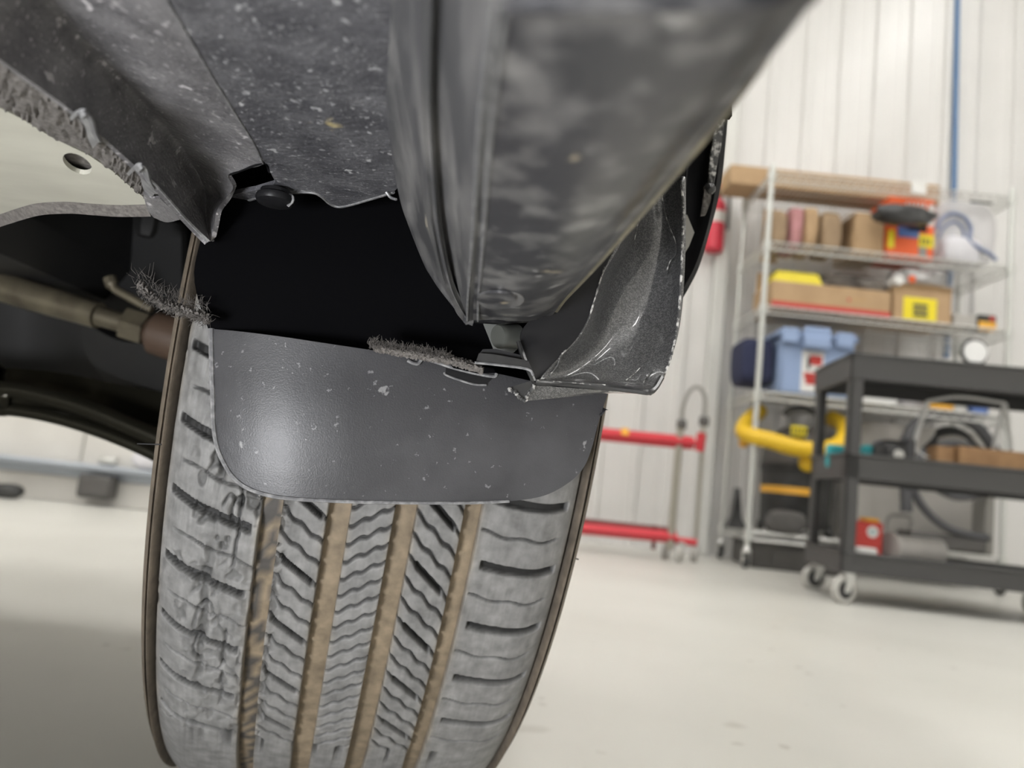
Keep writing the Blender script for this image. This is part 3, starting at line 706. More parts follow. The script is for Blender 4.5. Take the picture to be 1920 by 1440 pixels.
# inner flange, unpainted
rows = [[(1060, 470, .350), (1110, 440, .352), (1172, 426, .355)], [(1035, 560, .347), (1080, 545, .349), (1127, 520, .3515)], [(985, 610, .345), (1050, 600, .347), (1107, 586, .3495)],
        [(976, 640, .344), (1030, 640, .346), (1084, 631, .3475)], [(988, 680, .340), (1020, 676, .343), (1049, 669, .3455)], [(1001, 717, .336), (1003, 716, .337), (1004, 715, .338)]]
fi = sheet('inner_flange', [[at(*p) for p in r] for r in rows], 40, 24, .002, M['blackplas'], pc)
MB().tube(path([at(x, y, d-.0006) for x, y, d in ((1134, 500, .3515), (1127, 520, .3515), (1108, 585, .3495), (1098, 610, .349), (1085, 632, .3475))], 24), [.0003+.0001*(i % 3) for i in range(24)], 5).build('scratch', M['paintedge'], pc)
MB().tube(path([at(x, y, d-.0006) for x, y, d in ((1062, 656, .3465), (1050, 668, .3455), (1045, 684, .3435), (1030, 705, .340))], 24), [.0003+.0001*(i % 3) for i in range(24)], 5).build('scratch', M['paintedge'], pc)
# rims: right edge, bottom lip
re_ = [(1277, 338, .3735), (1279, 360, .3735), (1281, 400, .3715), (1280, 440, .3695), (1276, 540, .3655), (1270, 610, .3615), (1260, 662, .3555), (1247, 700, .3495)]
MB().tube(path([at(*p) for p in re_], 60), [.0005+.0002*abs(math.sin(i*1.7)) for i in range(60)], 6).build('chipped_rim', M['paintedge'], pc, label='right edge with paint chipped pale')
lip = [(1003, 717, .337), (1060, 721, .341), (1135, 726, .341), (1190, 732, .3385), (1216, 735, .3375), (1228, 728, .340), (1240, 708, .346)]
MB().tube(path([at(*p) for p in lip], 50), .0014, 8).build('bottom_lip', M['glossblack'], pc)
MB().tube(path([at(x, y-4, d-.0008) for x, y, d in lip[:3]], 30), .0004, 5).build('lip_glint', M['paintedge'], pc)
sheet('lower_flange', [[at(1001, 721, .337), at(1060, 727, .340), at(1140, 733, .342), at(1205, 737, .339)], [at(985, 738, .336), at(1060, 738, .341), at(1140, 737, .347), at(1200, 738, .343)], [at(984, 752, .337), at(1060, 745, .343), at(1140, 738, .352), at(1198, 738.5, .347)]], 10, 24, .0012, M['paint'], pc)
for pts in (((1240, 350, .3815), (1244, 390, .3795), (1255, 425, .3775), (1266, 452, .3735), (1267, 475, .3725), (1255, 492, .3735), (1249, 515, .3735)), ((1205, 380, .376), (1196, 420, .374), (1188, 455, .3735)),
            ((1240, 655, .3615), (1215, 675, .359), (1190, 700, .354), (1172, 714, .350)), ((1228, 692, .3535), (1214, 706, .350), (1206, 718, .346))):
    MB().tube(path([at(x, y, d-.0008) for x, y, d in pts], 24), .00028, 5).build('scratch', M['paintedge'], pc)
# torn black triangle at the inner tip
tp = slab('torn_tip', [(952, 727), (962, 724), (999, 713), (1004, 718), (1000, 728), (985, 750), (976, 745), (968, 735)], .3365, .0015, M['glossblack'], pc, 'torn black tip with ragged pale edge')
MB().tube(path([at(x, y, .3355) for x, y in ((952, 728), (960, 733), (966, 735), (972, 744), (979, 749), (986, 751), (988, 743), (996, 734), (1002, 722))], 30), [.0005+.0007*((i*7) % 5)/4 for i in range(30)], 6).build('ragged_edge', M['paintedge'], tp)
MB().tube([at(972, 640, .342), at(982, 672, .340), at(1002, 716, .336)], [.001, .0014, .0012], 8).build('flange_bead', M['glossblack'], pc)

# --- wheel-arch edge behind the corner ---------------------------------------
rows = [[(1270, 180, .46), (1330, 190, .45), (1356, 200, .44)], [(1262, 260, .455), (1320, 270, .45), (1352, 262, .44)], [(1260, 340, .455), (1310, 350, .45), (1343, 345, .44)],
        [(1255, 420, .45), (1300, 430, .445), (1327, 425, .44)], [(1255, 480, .45), (1285, 490, .445), (1306, 492, .44)], [(1250, 520, .45), (1268, 530, .445), (1284, 535, .44)], [(1250, 560, .45), (1260, 560, .445), (1266, 556, .44)]]
al = sheet('arch_edge', [[at(*p) for p in r] for r in rows], 40, 16, .004, M['blackplas'], car, 'black wheel-arch edge behind the painted corner')
sheet('fender_edge', [[at(1346, 200, .436), at(1362, 190, .436)], [at(1336, 270, .436), at(1354, 262, .436)], [at(1330, 310, .436), at(1346, 305, .436)], [at(1330, 345, .436), at(1339, 345, .436)]], 30, 6, .003, M['paintedge'], car, 'rough broken edge of the fender', disp=.001)
sheet('torn_foam', [[at(1322, 350, .434), at(1335, 352, .434)], [at(1318, 378, .434), at(1332, 378, .434)], [at(1314, 405, .434), at(1323, 403, .434)]], 24, 6, .002, M['felt'], car, disp=.001)
MB().lathe(at(1333, 351, .432), CF, [(.0001, 0), (.0025, .001), (.0036, .003), (.0032, .006)], 14).build('edge_rivet', M['glossblack'], car)
slab('arch_clip', [(1284, 415), (1288, 402), (1302, 436), (1292, 462), (1282, 478)], .43, .002, M['midgrey'], car, 'small grey clip inside the arch')
MB().tube(path([at(x, y, .432) for x, y in ((1288, 300), (1284, 350), (1280, 400))], 12), .001, 6).build('liner_rib', M['blackplas'], car)

# --- suspension under the car ------------------------------------------------
SD = .72
MB().cbox((-1.65, 1.00, .332), (-.30, 1.30, .62), .02).cbox((-1.65, .95, .42), (-.24, 1.0, .62), .01).build('subframe', M['suspblack'], car)
MB().tube([at(-900, 300, SD+.10), at(-120, 500, SD+.04), at(60, 555, SD+.03), at(185, 592, SD+.02)], [.0145, .0145, .0145, .0125], 20).tube([at(185, 592, SD+.02), at(245, 610, SD+.02)], [.0095, .0095], 16).build('tie_rod', M['shaft'], car, label='dull steel tie rod')
d = (at(245, 610, SD+.02)-at(185, 592, SD+.02)); d /= np.linalg.norm(d)
nut = MB(); q = at(236, 607, SD+.02); nut.tube([q, q+d*.022], [.0165, .0165], 6); nut.build('hex_nut', M['shaft'], car)
MB().tube([q+d*.022, q+d*.03, q+d*.06, q+d*.09], [.012, .021, .023, .021], 18).build('rod_end', M['brownmetal'], car)
MB().tube(path([at(x, y, SD) for x, y in ((205, 520), (214, 540), (240, 556), (285, 580))], 14), [.006]*4+[.004]*10, 8).build('brake_line', M['shaft'], car)
MB().lathe(at(92, 430, SD), np.array([.15, .1, -1]), [(.0001, -.06), (.030, -.055), (.034, -.02), (.022, .012), (.020, .014), (.020, .018), (.0001, .018)], 12).build('mount_bushing', M['shaft'], car)
MB().lathe(at(275, 420, SD), np.array([0, 0, -1.]), [(.0001, -.03), (.01, -.03), (.01, .006), (.007, .012), (.0001, .012)], 6).build('bolt', M['suspblack'], car)
arm = [[(-900, 600, SD+.10), (-90, 690, SD), (20, 690, SD), (120, 700, SD+.01), (220, 720, SD+.02), (330, 740, SD+.03)], [(-900, 640, SD+.06), (-90, 728, SD-.03), (20, 733, SD-.03), (120, 750, SD-.02), (220, 790, SD), (330, 830, SD+.02)], [(-900, 690, SD+.06), (-90, 765, SD-.02), (20, 772, SD-.02), (120, 788, SD-.01), (220, 822, SD), (330, 870, SD+.02)]]
ca = sheet('control_arm', [[at(*p) for p in r] for r in arm], 20, 30, .02, M['armgloss'], car, 'oily black control arm')
MB().tube(path([at(x, y, SD-.032) for x, y in ((-900, 640), (-90, 722), (20, 730), (100, 746), (180, 772), (260, 806), (330, 836))], 30), .008, 10).build('arm_rib', M['armgloss'], ca)
MB().tube(path([at(x, y, SD-.024) for x, y in ((-900, 690), (-90, 762), (20, 768), (100, 782), (180, 806), (260, 838), (330, 872))], 30), .006, 10).build('arm_rib', M['armgloss'], ca)
sheet('knuckle', [[at(*p) for p in r] for r in ([(150, 600, .78), (230, 640, .76), (330, 640, .74)], [(160, 660, .78), (250, 700, .76), (330, 700, .74)], [(200, 720, .78), (280, 760, .76), (340, 780, .74)])], 14, 14, .03, M['suspblack'], car)
sheet('side_shield', [[at(-900, 250, .9), at(-120, 380, .82), at(100, 385, .82), at(340, 420, .80)], [at(-900, 480, .92), at(-120, 560, .84), at(100, 580, .84), at(340, 600, .80)], [at(-900, 640, .94), at(-120, 720, .86), at(100, 730, .86), at(340, 760, .82)]], 12, 14, .01, M['suspblack'], car)

# ================================================================== the far side of the hall
def dz(mb, x0, y0, x1, y1, Y, depth, z0=None, c=.004, M_=None):
    """a box whose front face spans picture corners (left, bottom)-(right, top) at distance Y, standing on z0"""
    a = ony(x0, y0, Y); b = ony(x1, y1, Y)
    return mb.cbox((a[0], Y, a[2] if z0 is None else z0), (b[0], Y+depth, b[2]), c, M_)
def blob(mb, c, r, p=.7, noise=.12, n=18, m=12, seed=0, rz=0):
    """a soft lumpy body: a superellipsoid with creases"""
    rr = np.random.default_rng(seed); ph = rr.random(6)*6
    v = []; f = []
    sp = lambda x: math.copysign(abs(x)**p, x)
    for i in range(m+1):
        t = -PI/2+PI*i/m
        for j in range(n):
            a = 2*PI*j/n
            k = 1+noise*(math.sin(3*a+ph[0])*math.cos(2*t+ph[1])+.6*math.sin(5*a+ph[2]+3*t)+.4*math.sin(9*a+ph[3]-4*t))*math.cos(t)
            x = r[0]*sp(math.cos(t))*sp(math.cos(a))*k; y = r[1]*sp(math.cos(t))*sp(math.sin(a))*k; z = r[2]*sp(math.sin(t))*(1+noise*.3*math.sin(4*a+ph[4])*math.cos(t))
            v.append((c[0]+x*math.cos(rz)-y*math.sin(rz), c[1]+x*math.sin(rz)+y*math.cos(rz), c[2]+z))
    for i in range(m):
        for j in range(n): f.append((i*n+j, i*n+(j+1) % n, (i+1)*n+(j+1) % n, (i+1)*n+j))
    return mb.add(v, f)
def pblob(mb, x0, y0, x1, y1, Y, ry, z0=None, **k):
    a = ony(x0, y0, Y); b = ony(x1, y1, Y); lo = a[2] if z0 is None else z0
    return blob(mb, ((a[0]+b[0])/2, Y+ry, (lo+b[2])/2), (abs(b[0]-a[0])/2, ry, abs(b[2]-lo)/2), **k)
def one(name, mb, m, label, cat, group=None, smooth=40, loc=None):
    V = np.array(mb.v); base = loc if loc is not None else np.array([*(V.min(0)+V.max(0))[:2]/2, V[:, 2].min()])
    o = mb.build(name, m, None, smooth, loc=base); return tag(o, label, cat, group)
def ctr(mb):
    V = np.array(mb.v); return np.array([*(V.min(0)+V.max(0))[:2]/2, V[:, 2].min()])

# --- wire shelving unit -------------------------------------------------------
SX, SY, SD_, SW = 1.118, 3.614, .43, 1.171
SZ = [1.886, 1.536, 1.219, .805, .150]
sh = thing('wire_shelving_unit', 'tall chromed wire shelving unit on casters against the white ribbed wall', 'shelving unit', (SX+SW/2, SY+SD_/2, 0))
pm = None
for i, (px, py) in enumerate(((SX, SY), (SX+SW, SY), (SX, SY+SD_), (SX+SW, SY+SD_))):
    b = MB().cyl((px, py, .10), (px, py, 1.93), .0125, n=14)
    for k in range(36): b._lathe((px, py, .16+k*.05), np.array([0, 0, 1.]), [(.0125, 0), (.0118, .0015), (.0125, .003)], 10)
    b._lathe((px, py, 1.93), np.array([0, 0, 1.]), [(.0145, -.01), (.0145, .008), (.010, .016), (.0001, .017)], 14)
    b.build('post', M['post'], sh)
    c_ = MB(); c_._lathe((px, py, .075), np.array([0, 0, 1.]), [(.0001, -.004), (.02, -.004), (.022, .004), (.014, .014), (.009, .03), (.0001, .03)], 14)
    c_.cbox((px-.017, py-.012, .02), (px-.013, py+.02, .075), .001).cbox((px+.013, py-.012, .02), (px+.017, py+.02, .075), .001)
    cs = c_.build('caster_fork', M['zinc'], sh)
    MB()._lathe((px-.011, py+.012, .034), np.array([1., 0, 0]), [(.0001, 0), (.026, 0), (.034, .003), (.034, .019), (.026, .022), (.0001, .022)], 22).build('caster_wheel', M['vac'], cs)
wires = None
def shelf_mesh():
    mb = MB(); W, D = SW, SD_
    def rod(a, b, r=.003): mb.tube([a, b], r, 5)
    for y in (.0, D):
        rod((0, y, .018), (W, y, .018), .0045); rod((0, y, -.018), (W, y, -.018), .0045)
        zig = [(.02+i*.024, y, .018 if i % 2 else -.018) for i in range(int((W-.04)/.024))]
        mb.tube(zig, .003, 5)
    for x in (.0, W):
        rod((x, 0, .018), (x, D, .018), .0045); rod((x, 0, -.018), (x, D, -.018), .0045)
        zig = [(x, .02+i*.024, .018 if i % 2 else -.018) for i in range(int((D-.04)/.024))]
        mb.tube(zig, .003, 5)
    for y in (D*.25, D*.5, D*.75): rod((0, y, .012), (W, y, .012), .0035)
    n = int(W/.025)
    for i in range(1, n): rod((i*W/n, 0, .0195), (i*W/n, D, .0195), .0022)
    return mb
smb = shelf_mesh(); sme = None
for z in SZ:
    if sme is None:
        so = mesh_np('wire_shelf', smb.v, smb.f, M['chrome'], None, 60); so.parent = sh; sme = so.data
    else:
        so = bpy.data.objects.new('wire_shelf', sme); COL.objects.link(so); so.parent = sh
    so.location = (-SW/2, -SD_/2, z); so['kind'] = 'stuff'
    for px, py in ((0, 0), (SW, 0), (0, SD_), (SW, SD_)):
        co = MB()._lathe((SX+px, SY+py, z), np.array([0, 0, 1.]), [(.0135, -.024), (.0185, -.022), (.021, .022), (.0135, .024)], 14).build('corner_collar', M['post'], sh)
zt = [z+.022 for z in SZ]

# top shelf
a = ony(1367, 350, 3.80); b = ony(1762, 372, 3.80); h = ony(1367, 314, 3.80)[2]-ony(1367, 350, 3.80)[2]
lb = MB().cbox((a[0], 3.80, zt[0]), (b[0], 3.99, zt[0]+h), .004)
t = thing('long_cardboard_box', 'long flat brown cardboard box lying along the top shelf, one end sticking out', 'box', ctr(lb)); lb.build('carton', M['card'], t)
MB().cbox((a[0]-.0008, 3.87, zt[0]+.002), (b[0]+.0008, 3.92, zt[0]+h+.0006), .0003).build('packing_tape', M['card2'], t)
one('white_tag', dz(MB(), 1708, 362, 1738, 340, 3.60, .004), M['paper'], 'white paper tag fixed to the front rail of the top shelf', 'tag')
# tall cardboard sheet behind the left side
a = ony(1412, 620, 3.97); b = ony(1442, 368, 3.97)
one('cardboard_sheet', MB().cbox((a[0], 3.95, zt[2]), (b[0]+.05, 3.965, zt[1]-.06), .002), M['card2'], 'lower tan cardboard sheet upright at the rear left, behind the yellow tray', 'cardboard')
one('cardboard_sheet', MB().cbox((a[0]+.01, 3.95, zt[1]), (b[0]+.06, 3.965, zt[0]-.06), .002), M['card2'], 'upper tan cardboard sheet upright at the rear left, behind the paper bags', 'cardboard')
# second shelf
for (x0, x1, y0, y1, m, lab, sd_) in ((1449, 1481, 452, 390, 'paperbag', 'brown paper bag nearest the left front post on the second shelf', 1), (1481, 1511, 454, 384, 'pink', 'dusty pink paper bag among the brown bags', 2),
        (1507, 1540, 456, 384, 'card', 'tan paper bag right of the pink bag', 3), (1540, 1584, 460, 394, 'paperbag', 'wide rumpled brown paper bag left of the open carton', 4)):
    mb = pblob(MB(), x0, y0, x1, y1, 3.68, .11, zt[1], p=.45, noise=.06, n=24, m=14, seed=sd_)
    one('paper_bag', mb, M[m], lab, 'paper bag', 'paper bags on the second shelf', 60)
mb = dz(MB(), 1601, 466, 1660, 402, 3.68, .25, zt[1])
t = thing('cardboard_carton', 'open brown cardboard carton between the paper bags and the orange box', 'box', ctr(mb)); mb.build('carton', M['card'], t)
a = ony(1600, 404, 3.67); b = ony(1660, 402, 3.67)
MB().prism([(a[0], 3.67, b[2]-.004), (a[0]-.035, 3.68, b[2]-.03), (a[0]-.035, 3.92, b[2]-.03), (a[0], 3.92, b[2]-.004)], (0, 0, .004)).build('carton_flap', M['card'], t)
ob = dz(MB(), 1662, 482, 1754, 376, 3.665, .20, zt[1])
t = thing('orange_box', 'bright orange printed box with yellow labels on the second shelf', 'box', ctr(ob)); ob.build('carton', M['orange'], t)
Yf = 3.6645
def patch(name, x0, y0, x1, y1, Y, m, par, th=.0015): return dz(MB(), x0, y0, x1, y1, Y-th, th, None, .0005).build(name, M[m], par)
patch('yellow_label', 1664, 464, 1678, 432, Yf, 'yellow', t); patch('yellow_label', 1722, 463, 1752, 442, Yf, 'yellow', t)
patch('blue_panel', 1683, 443, 1724, 422, Yf, 'bluecap', t); patch('dark_window', 1700, 432, 1740, 398, Yf, 'blackplas', t)
patch('white_band', 1740, 424, 1752, 384, Yf, 'paper', t); patch('grey_corner', 1722, 482, 1738, 464, Yf, 'midgrey', t)
for i in range(5): patch('lettering', 1699+i*8, 388+i*.6, 1704+i*8, 379+i*.6, Yf, 'paper', t)
for i in range(3): patch('lettering', 1727+i*7, 457+i*.6, 1731+i*7, 448+i*.6, Yf-.0016, 'vac', t)
mb = MB(); a = ony(1690, 404, 3.58); blob(mb, a, (.135, .055, .05), .8, .16, 26, 14, 8)
one('black_plastic_bag', mb, M['cartdark'], 'black plastic bag stuffed in front of the orange box', 'plastic bag', None, 70)
# clear bag with tubing
t = thing('clear_plastic_bag', 'clear plastic bag of blue grey tubing right of the orange box', 'plastic bag', (*ony(1812, 490, 3.78)[:2], zt[1]))
mb = pblob(MB(), 1757, 490, 1874, 378, 3.68, .08, zt[1], p=.5, noise=.05, n=26, m=14, seed=11); mb.build('film', M['bagclear'], t, 70)
MB().tube(path([ony(x, y, 3.665) for x, y in ((1758, 430), (1764, 412), (1785, 400), (1808, 408), (1820, 428), (1818, 452), (1838, 466), (1856, 476), (1868, 488))], 50), .010, 10).build('tubing', M['bluetube'], t)
MB().tube(path([ony(x, y, 3.675) for x, y in ((1760, 446), (1772, 424), (1792, 416), (1806, 430), (1808, 450))], 30), .007, 8).build('tubing', M['bluetube'], t)
mb = pblob(MB(), 1768, 488, 1846, 444, 3.655, .05, zt[1], p=.6, noise=.1, seed=12); mb.build('white_pack', M['bagwhite'], t, 70)
MB().tube([ony(1820, 377, 3.66), ony(1860, 381, 3.66)], .007, 10).build('dark_grip', M['vac'], t)
# third shelf
rb = MB(); a = ony(1444, 583, 3.66); b = ony(1672, 543, 3.66); rb.cbox((a[0], 3.66, zt[2]), (b[0], 3.95, ony(1446, 524, 3.66)[2]), .004)
t = thing('red_striped_box', 'wide brown cardboard box with a red stripe along its foot', 'box', ctr(rb)); rb.build('carton', M['card'], t)
zs_ = zt[2]; MB().cbox((a[0]+.001, 3.658, zs_+.004), (b[0]-.001, 3.6595, zs_+.038), .0005).build('red_stripe', M['redcard'], t)
for i in range(4):
    q = ony(1590+i*9, 562, 3.658); MB().cbox((q[0], 3.6585, q[2]-.008), (q[0]+.012, 3.6598, q[2]+.008), .0005).build('faint_print', M['redcard'] if i == 0 else M['card2'], t)
zb_ = ony(1446, 524, 3.66)[2]+.002
one('yellow_tray', MB().prism([(ony(1450, 520, 3.68)[0], 3.67, zb_), (ony(1542, 520, 3.68)[0], 3.67, zb_), (ony(1534, 505, 3.68)[0], 3.68, zb_+.052), (ony(1458, 505, 3.68)[0], 3.68, zb_+.052)], (0, .10, 0)), M['yellow'], 'bright yellow plastic tray lying on the red striped box', 'tray')
mb = MB(); q = ony(1605, 520, 3.80); blob(mb, (q[0]-.02, 3.83, zb_+.058), (.155, .045, .056), .75, .2, 28, 14, 21)
one('rag_bundle', mb, M['rag'], 'dark grey bundle of rags on the red striped box beside the yellow tray', 'rags', None, 70)
mb = MB(); q = ony(1640, 525, 3.75); blob(mb, (q[0]-.025, 3.73, zb_+.037), (.07, .035, .035), .75, .2, 20, 12, 22)
one('rag_bundle', mb, M['rag'], 'small brown grey rag in front of the larger rag bundle', 'rags', None, 70)
a = ony(1455, 500, 3.92); one('folded_cloth', MB().cbox((a[0]-.02, 3.89, zb_), (a[0]+.24, 3.945, zb_+.13), .02), M['olive'], 'olive brown folded cloth behind the yellow tray', 'cloth')
yb = dz(MB(), 1675, 604, 1786, 545, 3.65, .26, zt[2])
t = thing('labelled_box', 'square brown box with a big yellow label on the third shelf', 'box', ctr(yb)); yb.build('carton', M['card'], t)
lbz = patch('yellow_label', 1693, 597, 1757, 562, 3.6495, 'yellow', t)
for r_ in range(3): patch('lettering', 1712, 575+r_*9, 1740, 570+r_*9+1, 3.6475, 'olive', t)
a = ony(1786, 548, 3.65); MB().prism([(a[0]-.26, 3.65, a[2]), (a[0], 3.65, a[2]), (a[0]-.01, 3.63, a[2]+.012), (a[0]-.25, 3.63, a[2]+.012)], (0, .003, .003)).build('carton_flap', M['card'], t)
mb = MB(); q = ony(1728, 528, 3.68); blob(mb, (q[0], 3.72, a[2]+.062), (.125, .06, .050), .6, .14, 28, 14, 31)
t = thing('silver_bag', 'crumpled silver bag with an orange sticker on the yellow labelled box', 'bag', ctr(mb)); mb.build('film', M['silver'], t, 75)
q = ony(1711, 523, 3.655); MB().lathe((q[0], 3.66, q[2]), (0, -1, 0), [(.019, 0), (.019, .004), (.0001, .0045)], 18).build('orange_sticker', M['orange'], t)
q = ony(1684, 551, 3.63); mb = MB(); mb._lathe(np.array([q[0], 3.625, a[2]+.026]), np.array([0, 1., 0]), [(.0001, .002), (.010, .0), (.012, -.002), (.022, -.002), (.0225, 0), (.0225, .10), (.0001, .10)], 22)
one('paper_roll', mb, M['paper'], 'small white roll lying end-on at the box corner below the silver bag', 'roll')
one('flat_carton', dz(MB(), 1788, 612, 1832, 592, 3.66, .18, zt[2]), M['greybox'], 'low grey carton right of the yellow labelled box', 'box')
bb = dz(MB(), 1834, 618, 1869, 592, 3.66, .12, zt[2])
t = thing('small_black_box', 'small black and amber box at the right end of the third shelf', 'box', ctr(bb)); bb.build('carton', M['vac'], t)
patch('amber_band', 1835, 619, 1868, 605, 3.6595, 'amber', t); patch('red_mark', 1856, 602, 1865, 594, 3.6595, 'redcard', t)
# fourth shelf
mb = MB(); a = ony(1386, 705, 3.78); b = ony(1450, 628, 3.78); blob(mb, ((a[0]+b[0])/2-.014, 3.80, zt[3]+.155), (.082, .12, .115), .38, .05, 28, 18, 41)
one('navy_jacket', mb, M['navy'], 'bunched navy blue cloth stuffed beside the pale blue tote', 'cloth', None, 70)
co = MB(); a = ony(1457, 740, 3.65); b = ony(1606, 640, 3.65); ztop = ony(1460, 628, 3.65)[2]; co.cbox((a[0], 3.65, zt[3]), (b[0], 3.99, ztop), .02)
t = thing('blue_tote', 'pale blue plastic tote with latches and a printed sticker on the fourth shelf', 'tote', ctr(co)); co.build('bin', M['cooler'], t)
MB().cbox((a[0]-.022, 3.632, ztop-.005), (b[0]+.006, 4.0, ztop+.026), .008).build('lid', M['cooler'], t)
for x0, x1 in ((1466, 1502), (1568, 1604)): dz(MB(), x0, 640+(x0-1466)*.1, x1, 612+(x1-1466)*.1, 3.615, .016, None, .006).build('lid_rib', M['cooler'], t)
lt_ = dz(MB(), 1508, 636, 1560, 616, 3.612, .018, None, .006).build('latch', M['cooler'], t)
dz(MB(), 1507, 650, 1561, 632, 3.598, .03, None, .009).build('latch_handle', M['cooler'], t)
stk = patch('sticker', 1500, 733, 1546, 660, 3.6495, 'paper', t)
patch('red_print', 1518, 684, 1542, 668, 3.6478, 'redcard', t); patch('dark_print', 1513, 692, 1520, 670, 3.6478, 'vac', t)
for i in range(3): patch('red_lettering', 1507+i*1.5, 706+i*7, 1540, 701+i*7, 3.6478, 'redcard', t)
a = ony(1614, 758, 3.66); one('white_foam_tray', MB().cbox((a[0], 3.65, zt[3]), (a[0]+.17, 3.95, zt[3]+.07), .01), M['white'], 'white foam tray on the fourth shelf right of the blue tote', 'tray')
a = ony(1612, 690, 3.85); one('brown_carton', MB().cbox((a[0], 3.84, zt[3]+.075), (a[0]+.15, 4.0, zt[3]+.25), .004), M['card'], 'plain brown carton standing on the white foam tray', 'box')
mb = MB(); q = ony(1740, 690, 3.78); blob(mb, (q[0], 3.90, zt[3]+.14), (.14, .10, .14), .6, .12, 28, 14, 51)
one('white_bag', mb, M['bagwhite'], 'large crumpled milky white bag on the fourth shelf behind the cart', 'plastic bag', None, 70)
a = ony(1742, 768, 3.655); tb = MB()._lathe(np.array([a[0]+.075, 3.70, zt[3]]), np.array([0, 0, 1.]), [(.0001, 0), (.055, 0), (.072, .085), (.076, .085), (.076, .095), (.0001, .098)], 24)
one('amber_tub', tb, M['amber'], 'amber yellow plastic tub seen under the cart top', 'tub')
a = ony(1824, 772, 3.655); tb = MB()._lathe(np.array([a[0]+.045, 3.69, zt[3]]), np.array([0, 0, 1.]), [(.0001, 0), (.04, 0), (.052, .075), (.055, .075), (.055, .085), (.0001, .088)], 24)
one('blue_tub', tb, M['bluecap'], 'blue plastic tub right of the amber tub', 'tub')
a = ony(1884, 780, 3.66); tb = MB()._lathe(np.array([2.25, 3.80, zt[3]]), np.array([0, 0, 1.]), [(.0001, 0), (.036, 0), (.038, .02), (.038, .12), (.022, .16), (.014, .165), (.014, .19), (.0001, .192)], 20)
one('white_bottle', tb, M['white'], 'white plastic bottle at the right end of the fourth shelf', 'bottle')
# bottom shelf: the yellow and black shop vacuum
q = ony(1492, 990, 3.80); vx, vy, vz = q[0], 3.83, zt[4]
v = thing('shop_vacuum', 'black shop vacuum with a fat yellow hose wrapped around its head', 'vacuum', (vx, vy, vz))
MB()._lathe(np.array([vx, vy, vz]), np.array([0, 0, 1.]), [(.0001, .03), (.15, .03), (.162, .05), (.170, .30), (.176, .305), (.176, .325), (.168, .33)], 32).build('tank', M['vac'], v)
MB()._lathe(np.array([vx, vy, vz+.33]), np.array([0, 0, 1.]), [(.172, 0), (.170, .06), (.135, .13), (.10, .17), (.06, .19), (.0001, .195)], 32).build('motor_head', M['darkgrey'], v)
hp = [ony(x, y, yy) for x, y, yy in ((1425, 770, 3.92), (1402, 790, 3.80), (1394, 808, 3.68), (1412, 818, 3.62), (1445, 826, 3.59), (1485, 838, 3.57), (1530, 844, 3.57), (1565, 838, 3.60), (1584, 820, 3.66), (1582, 798, 3.76), (1560, 785, 3.88))]
P = path(hp, 90); MB().tube(P, [.038+.0025*(i % 2) for i in range(90)], 14).build('hose', M['yellowvac'], v)
MB().tube(path([ony(x, y, yy) for x, y, yy in ((1470, 778, 3.74), (1482, 768, 3.73), (1505, 766, 3.73), (1530, 775, 3.74), (1540, 790, 3.76))], 20), .014, 10).build('carry_handle', M['vac'], v)
kb = MB(); q = ony(1516, 868, 3.63); blob(kb, q, (.045, .035, .042), .85, 0, 20, 12); kb.build('hose_end', M['yellowvac'], v)
MB().cbox((ony(1386, 838, 3.72)[0], 3.70, ony(1386, 838, 3.72)[2]), (ony(1402, 822, 3.72)[0], 3.74, ony(1386, 822, 3.72)[2]), .008).build('latch', M['amber'], v)
def curved_label(name, x0, x1, z0, z1, r, m):
    A = [math.asin(max(-1, min(1, (x-vx)/r))) for x in np.linspace(x0, x1, 9)]
    mb = MB(); vs = []
    for rr in (r, r+.002):
        for z in (z0, z1): vs += [(vx+rr*math.sin(a_), vy-rr*math.cos(a_), z) for a_ in A]
    f = []
    for i in range(8): f += [(18+i, 18+i+1, 27+i+1, 27+i), (i, 9+i, 9+i+1, i+1), (9+i, 27+i, 27+i+1, 9+i+1), (i, i+1, 18+i+1, 18+i)]
    f += [(0, 18, 27, 9), (8, 17, 35, 26)]
    return mb.add(vs, f).build(name, m, v)
a = ony(1448, 916, 3.66); b = ony(1526, 916, 3.66); curved_label('amber_label', a[0], b[0], a[2]-.016, a[2]+.018, .1725, M['amber'])
lab = MB(); a = ony(1482, 816, 3.69); b = ony(1512, 802, 3.69); lab.cbox((a[0], 3.678, a[2]), (b[0], 3.695, b[2]+.004), .003); yl = lab.build('yellow_label', M['yellow'], v)
for i in range(4):
    qx = lerp(a[0]+.008, b[0]-.016, i/3.); MB().cbox((qx, 3.6765, a[2]+.010), (qx+.008, 3.6785, b[2]-.006), .0005).build('lettering', M['vac'], yl)
for x, y in ((-.13, -.10), (.13, -.10), (-.13, .10), (.13, .10)): MB()._lathe(np.array([vx+x-.012, vy+y, vz+.025]), np.array([1., 0, 0]), [(.0001, 0), (.022, 0), (.025, .004), (.025, .02), (.022, .024), (.0001, .024)], 14).build('foot_wheel', M['vac'], v)
mb = MB(); q = ony(1475, 985, 3.64); blob(mb, (q[0]-.01, 3.632, zt[4]+.055), (.09, .032, .055), .7, .15, 24, 14, 61); 
one('dusty_tool_head', mb, M['darkgrey'], 'dusty dark grey tool lying in front of the shop vacuum', 'tool', None, 70)
a = ony(1372, 955, 3.66); mb = MB().prism([(a[0]-.02, 3.67, zt[4]), (a[0]+.085, 3.67, zt[4]), (a[0]+.055, 3.68, zt[4]+.05), (a[0]+.04, 3.68, zt[4]+.19), (a[0]+.025, 3.68, zt[4]+.19), (a[0]+.01, 3.68, zt[4]+.05)], (0, .06, 0))
one('crevice_nozzle', mb, M['cartdark'], 'tapered black nozzle standing left of the shop vacuum', 'nozzle')
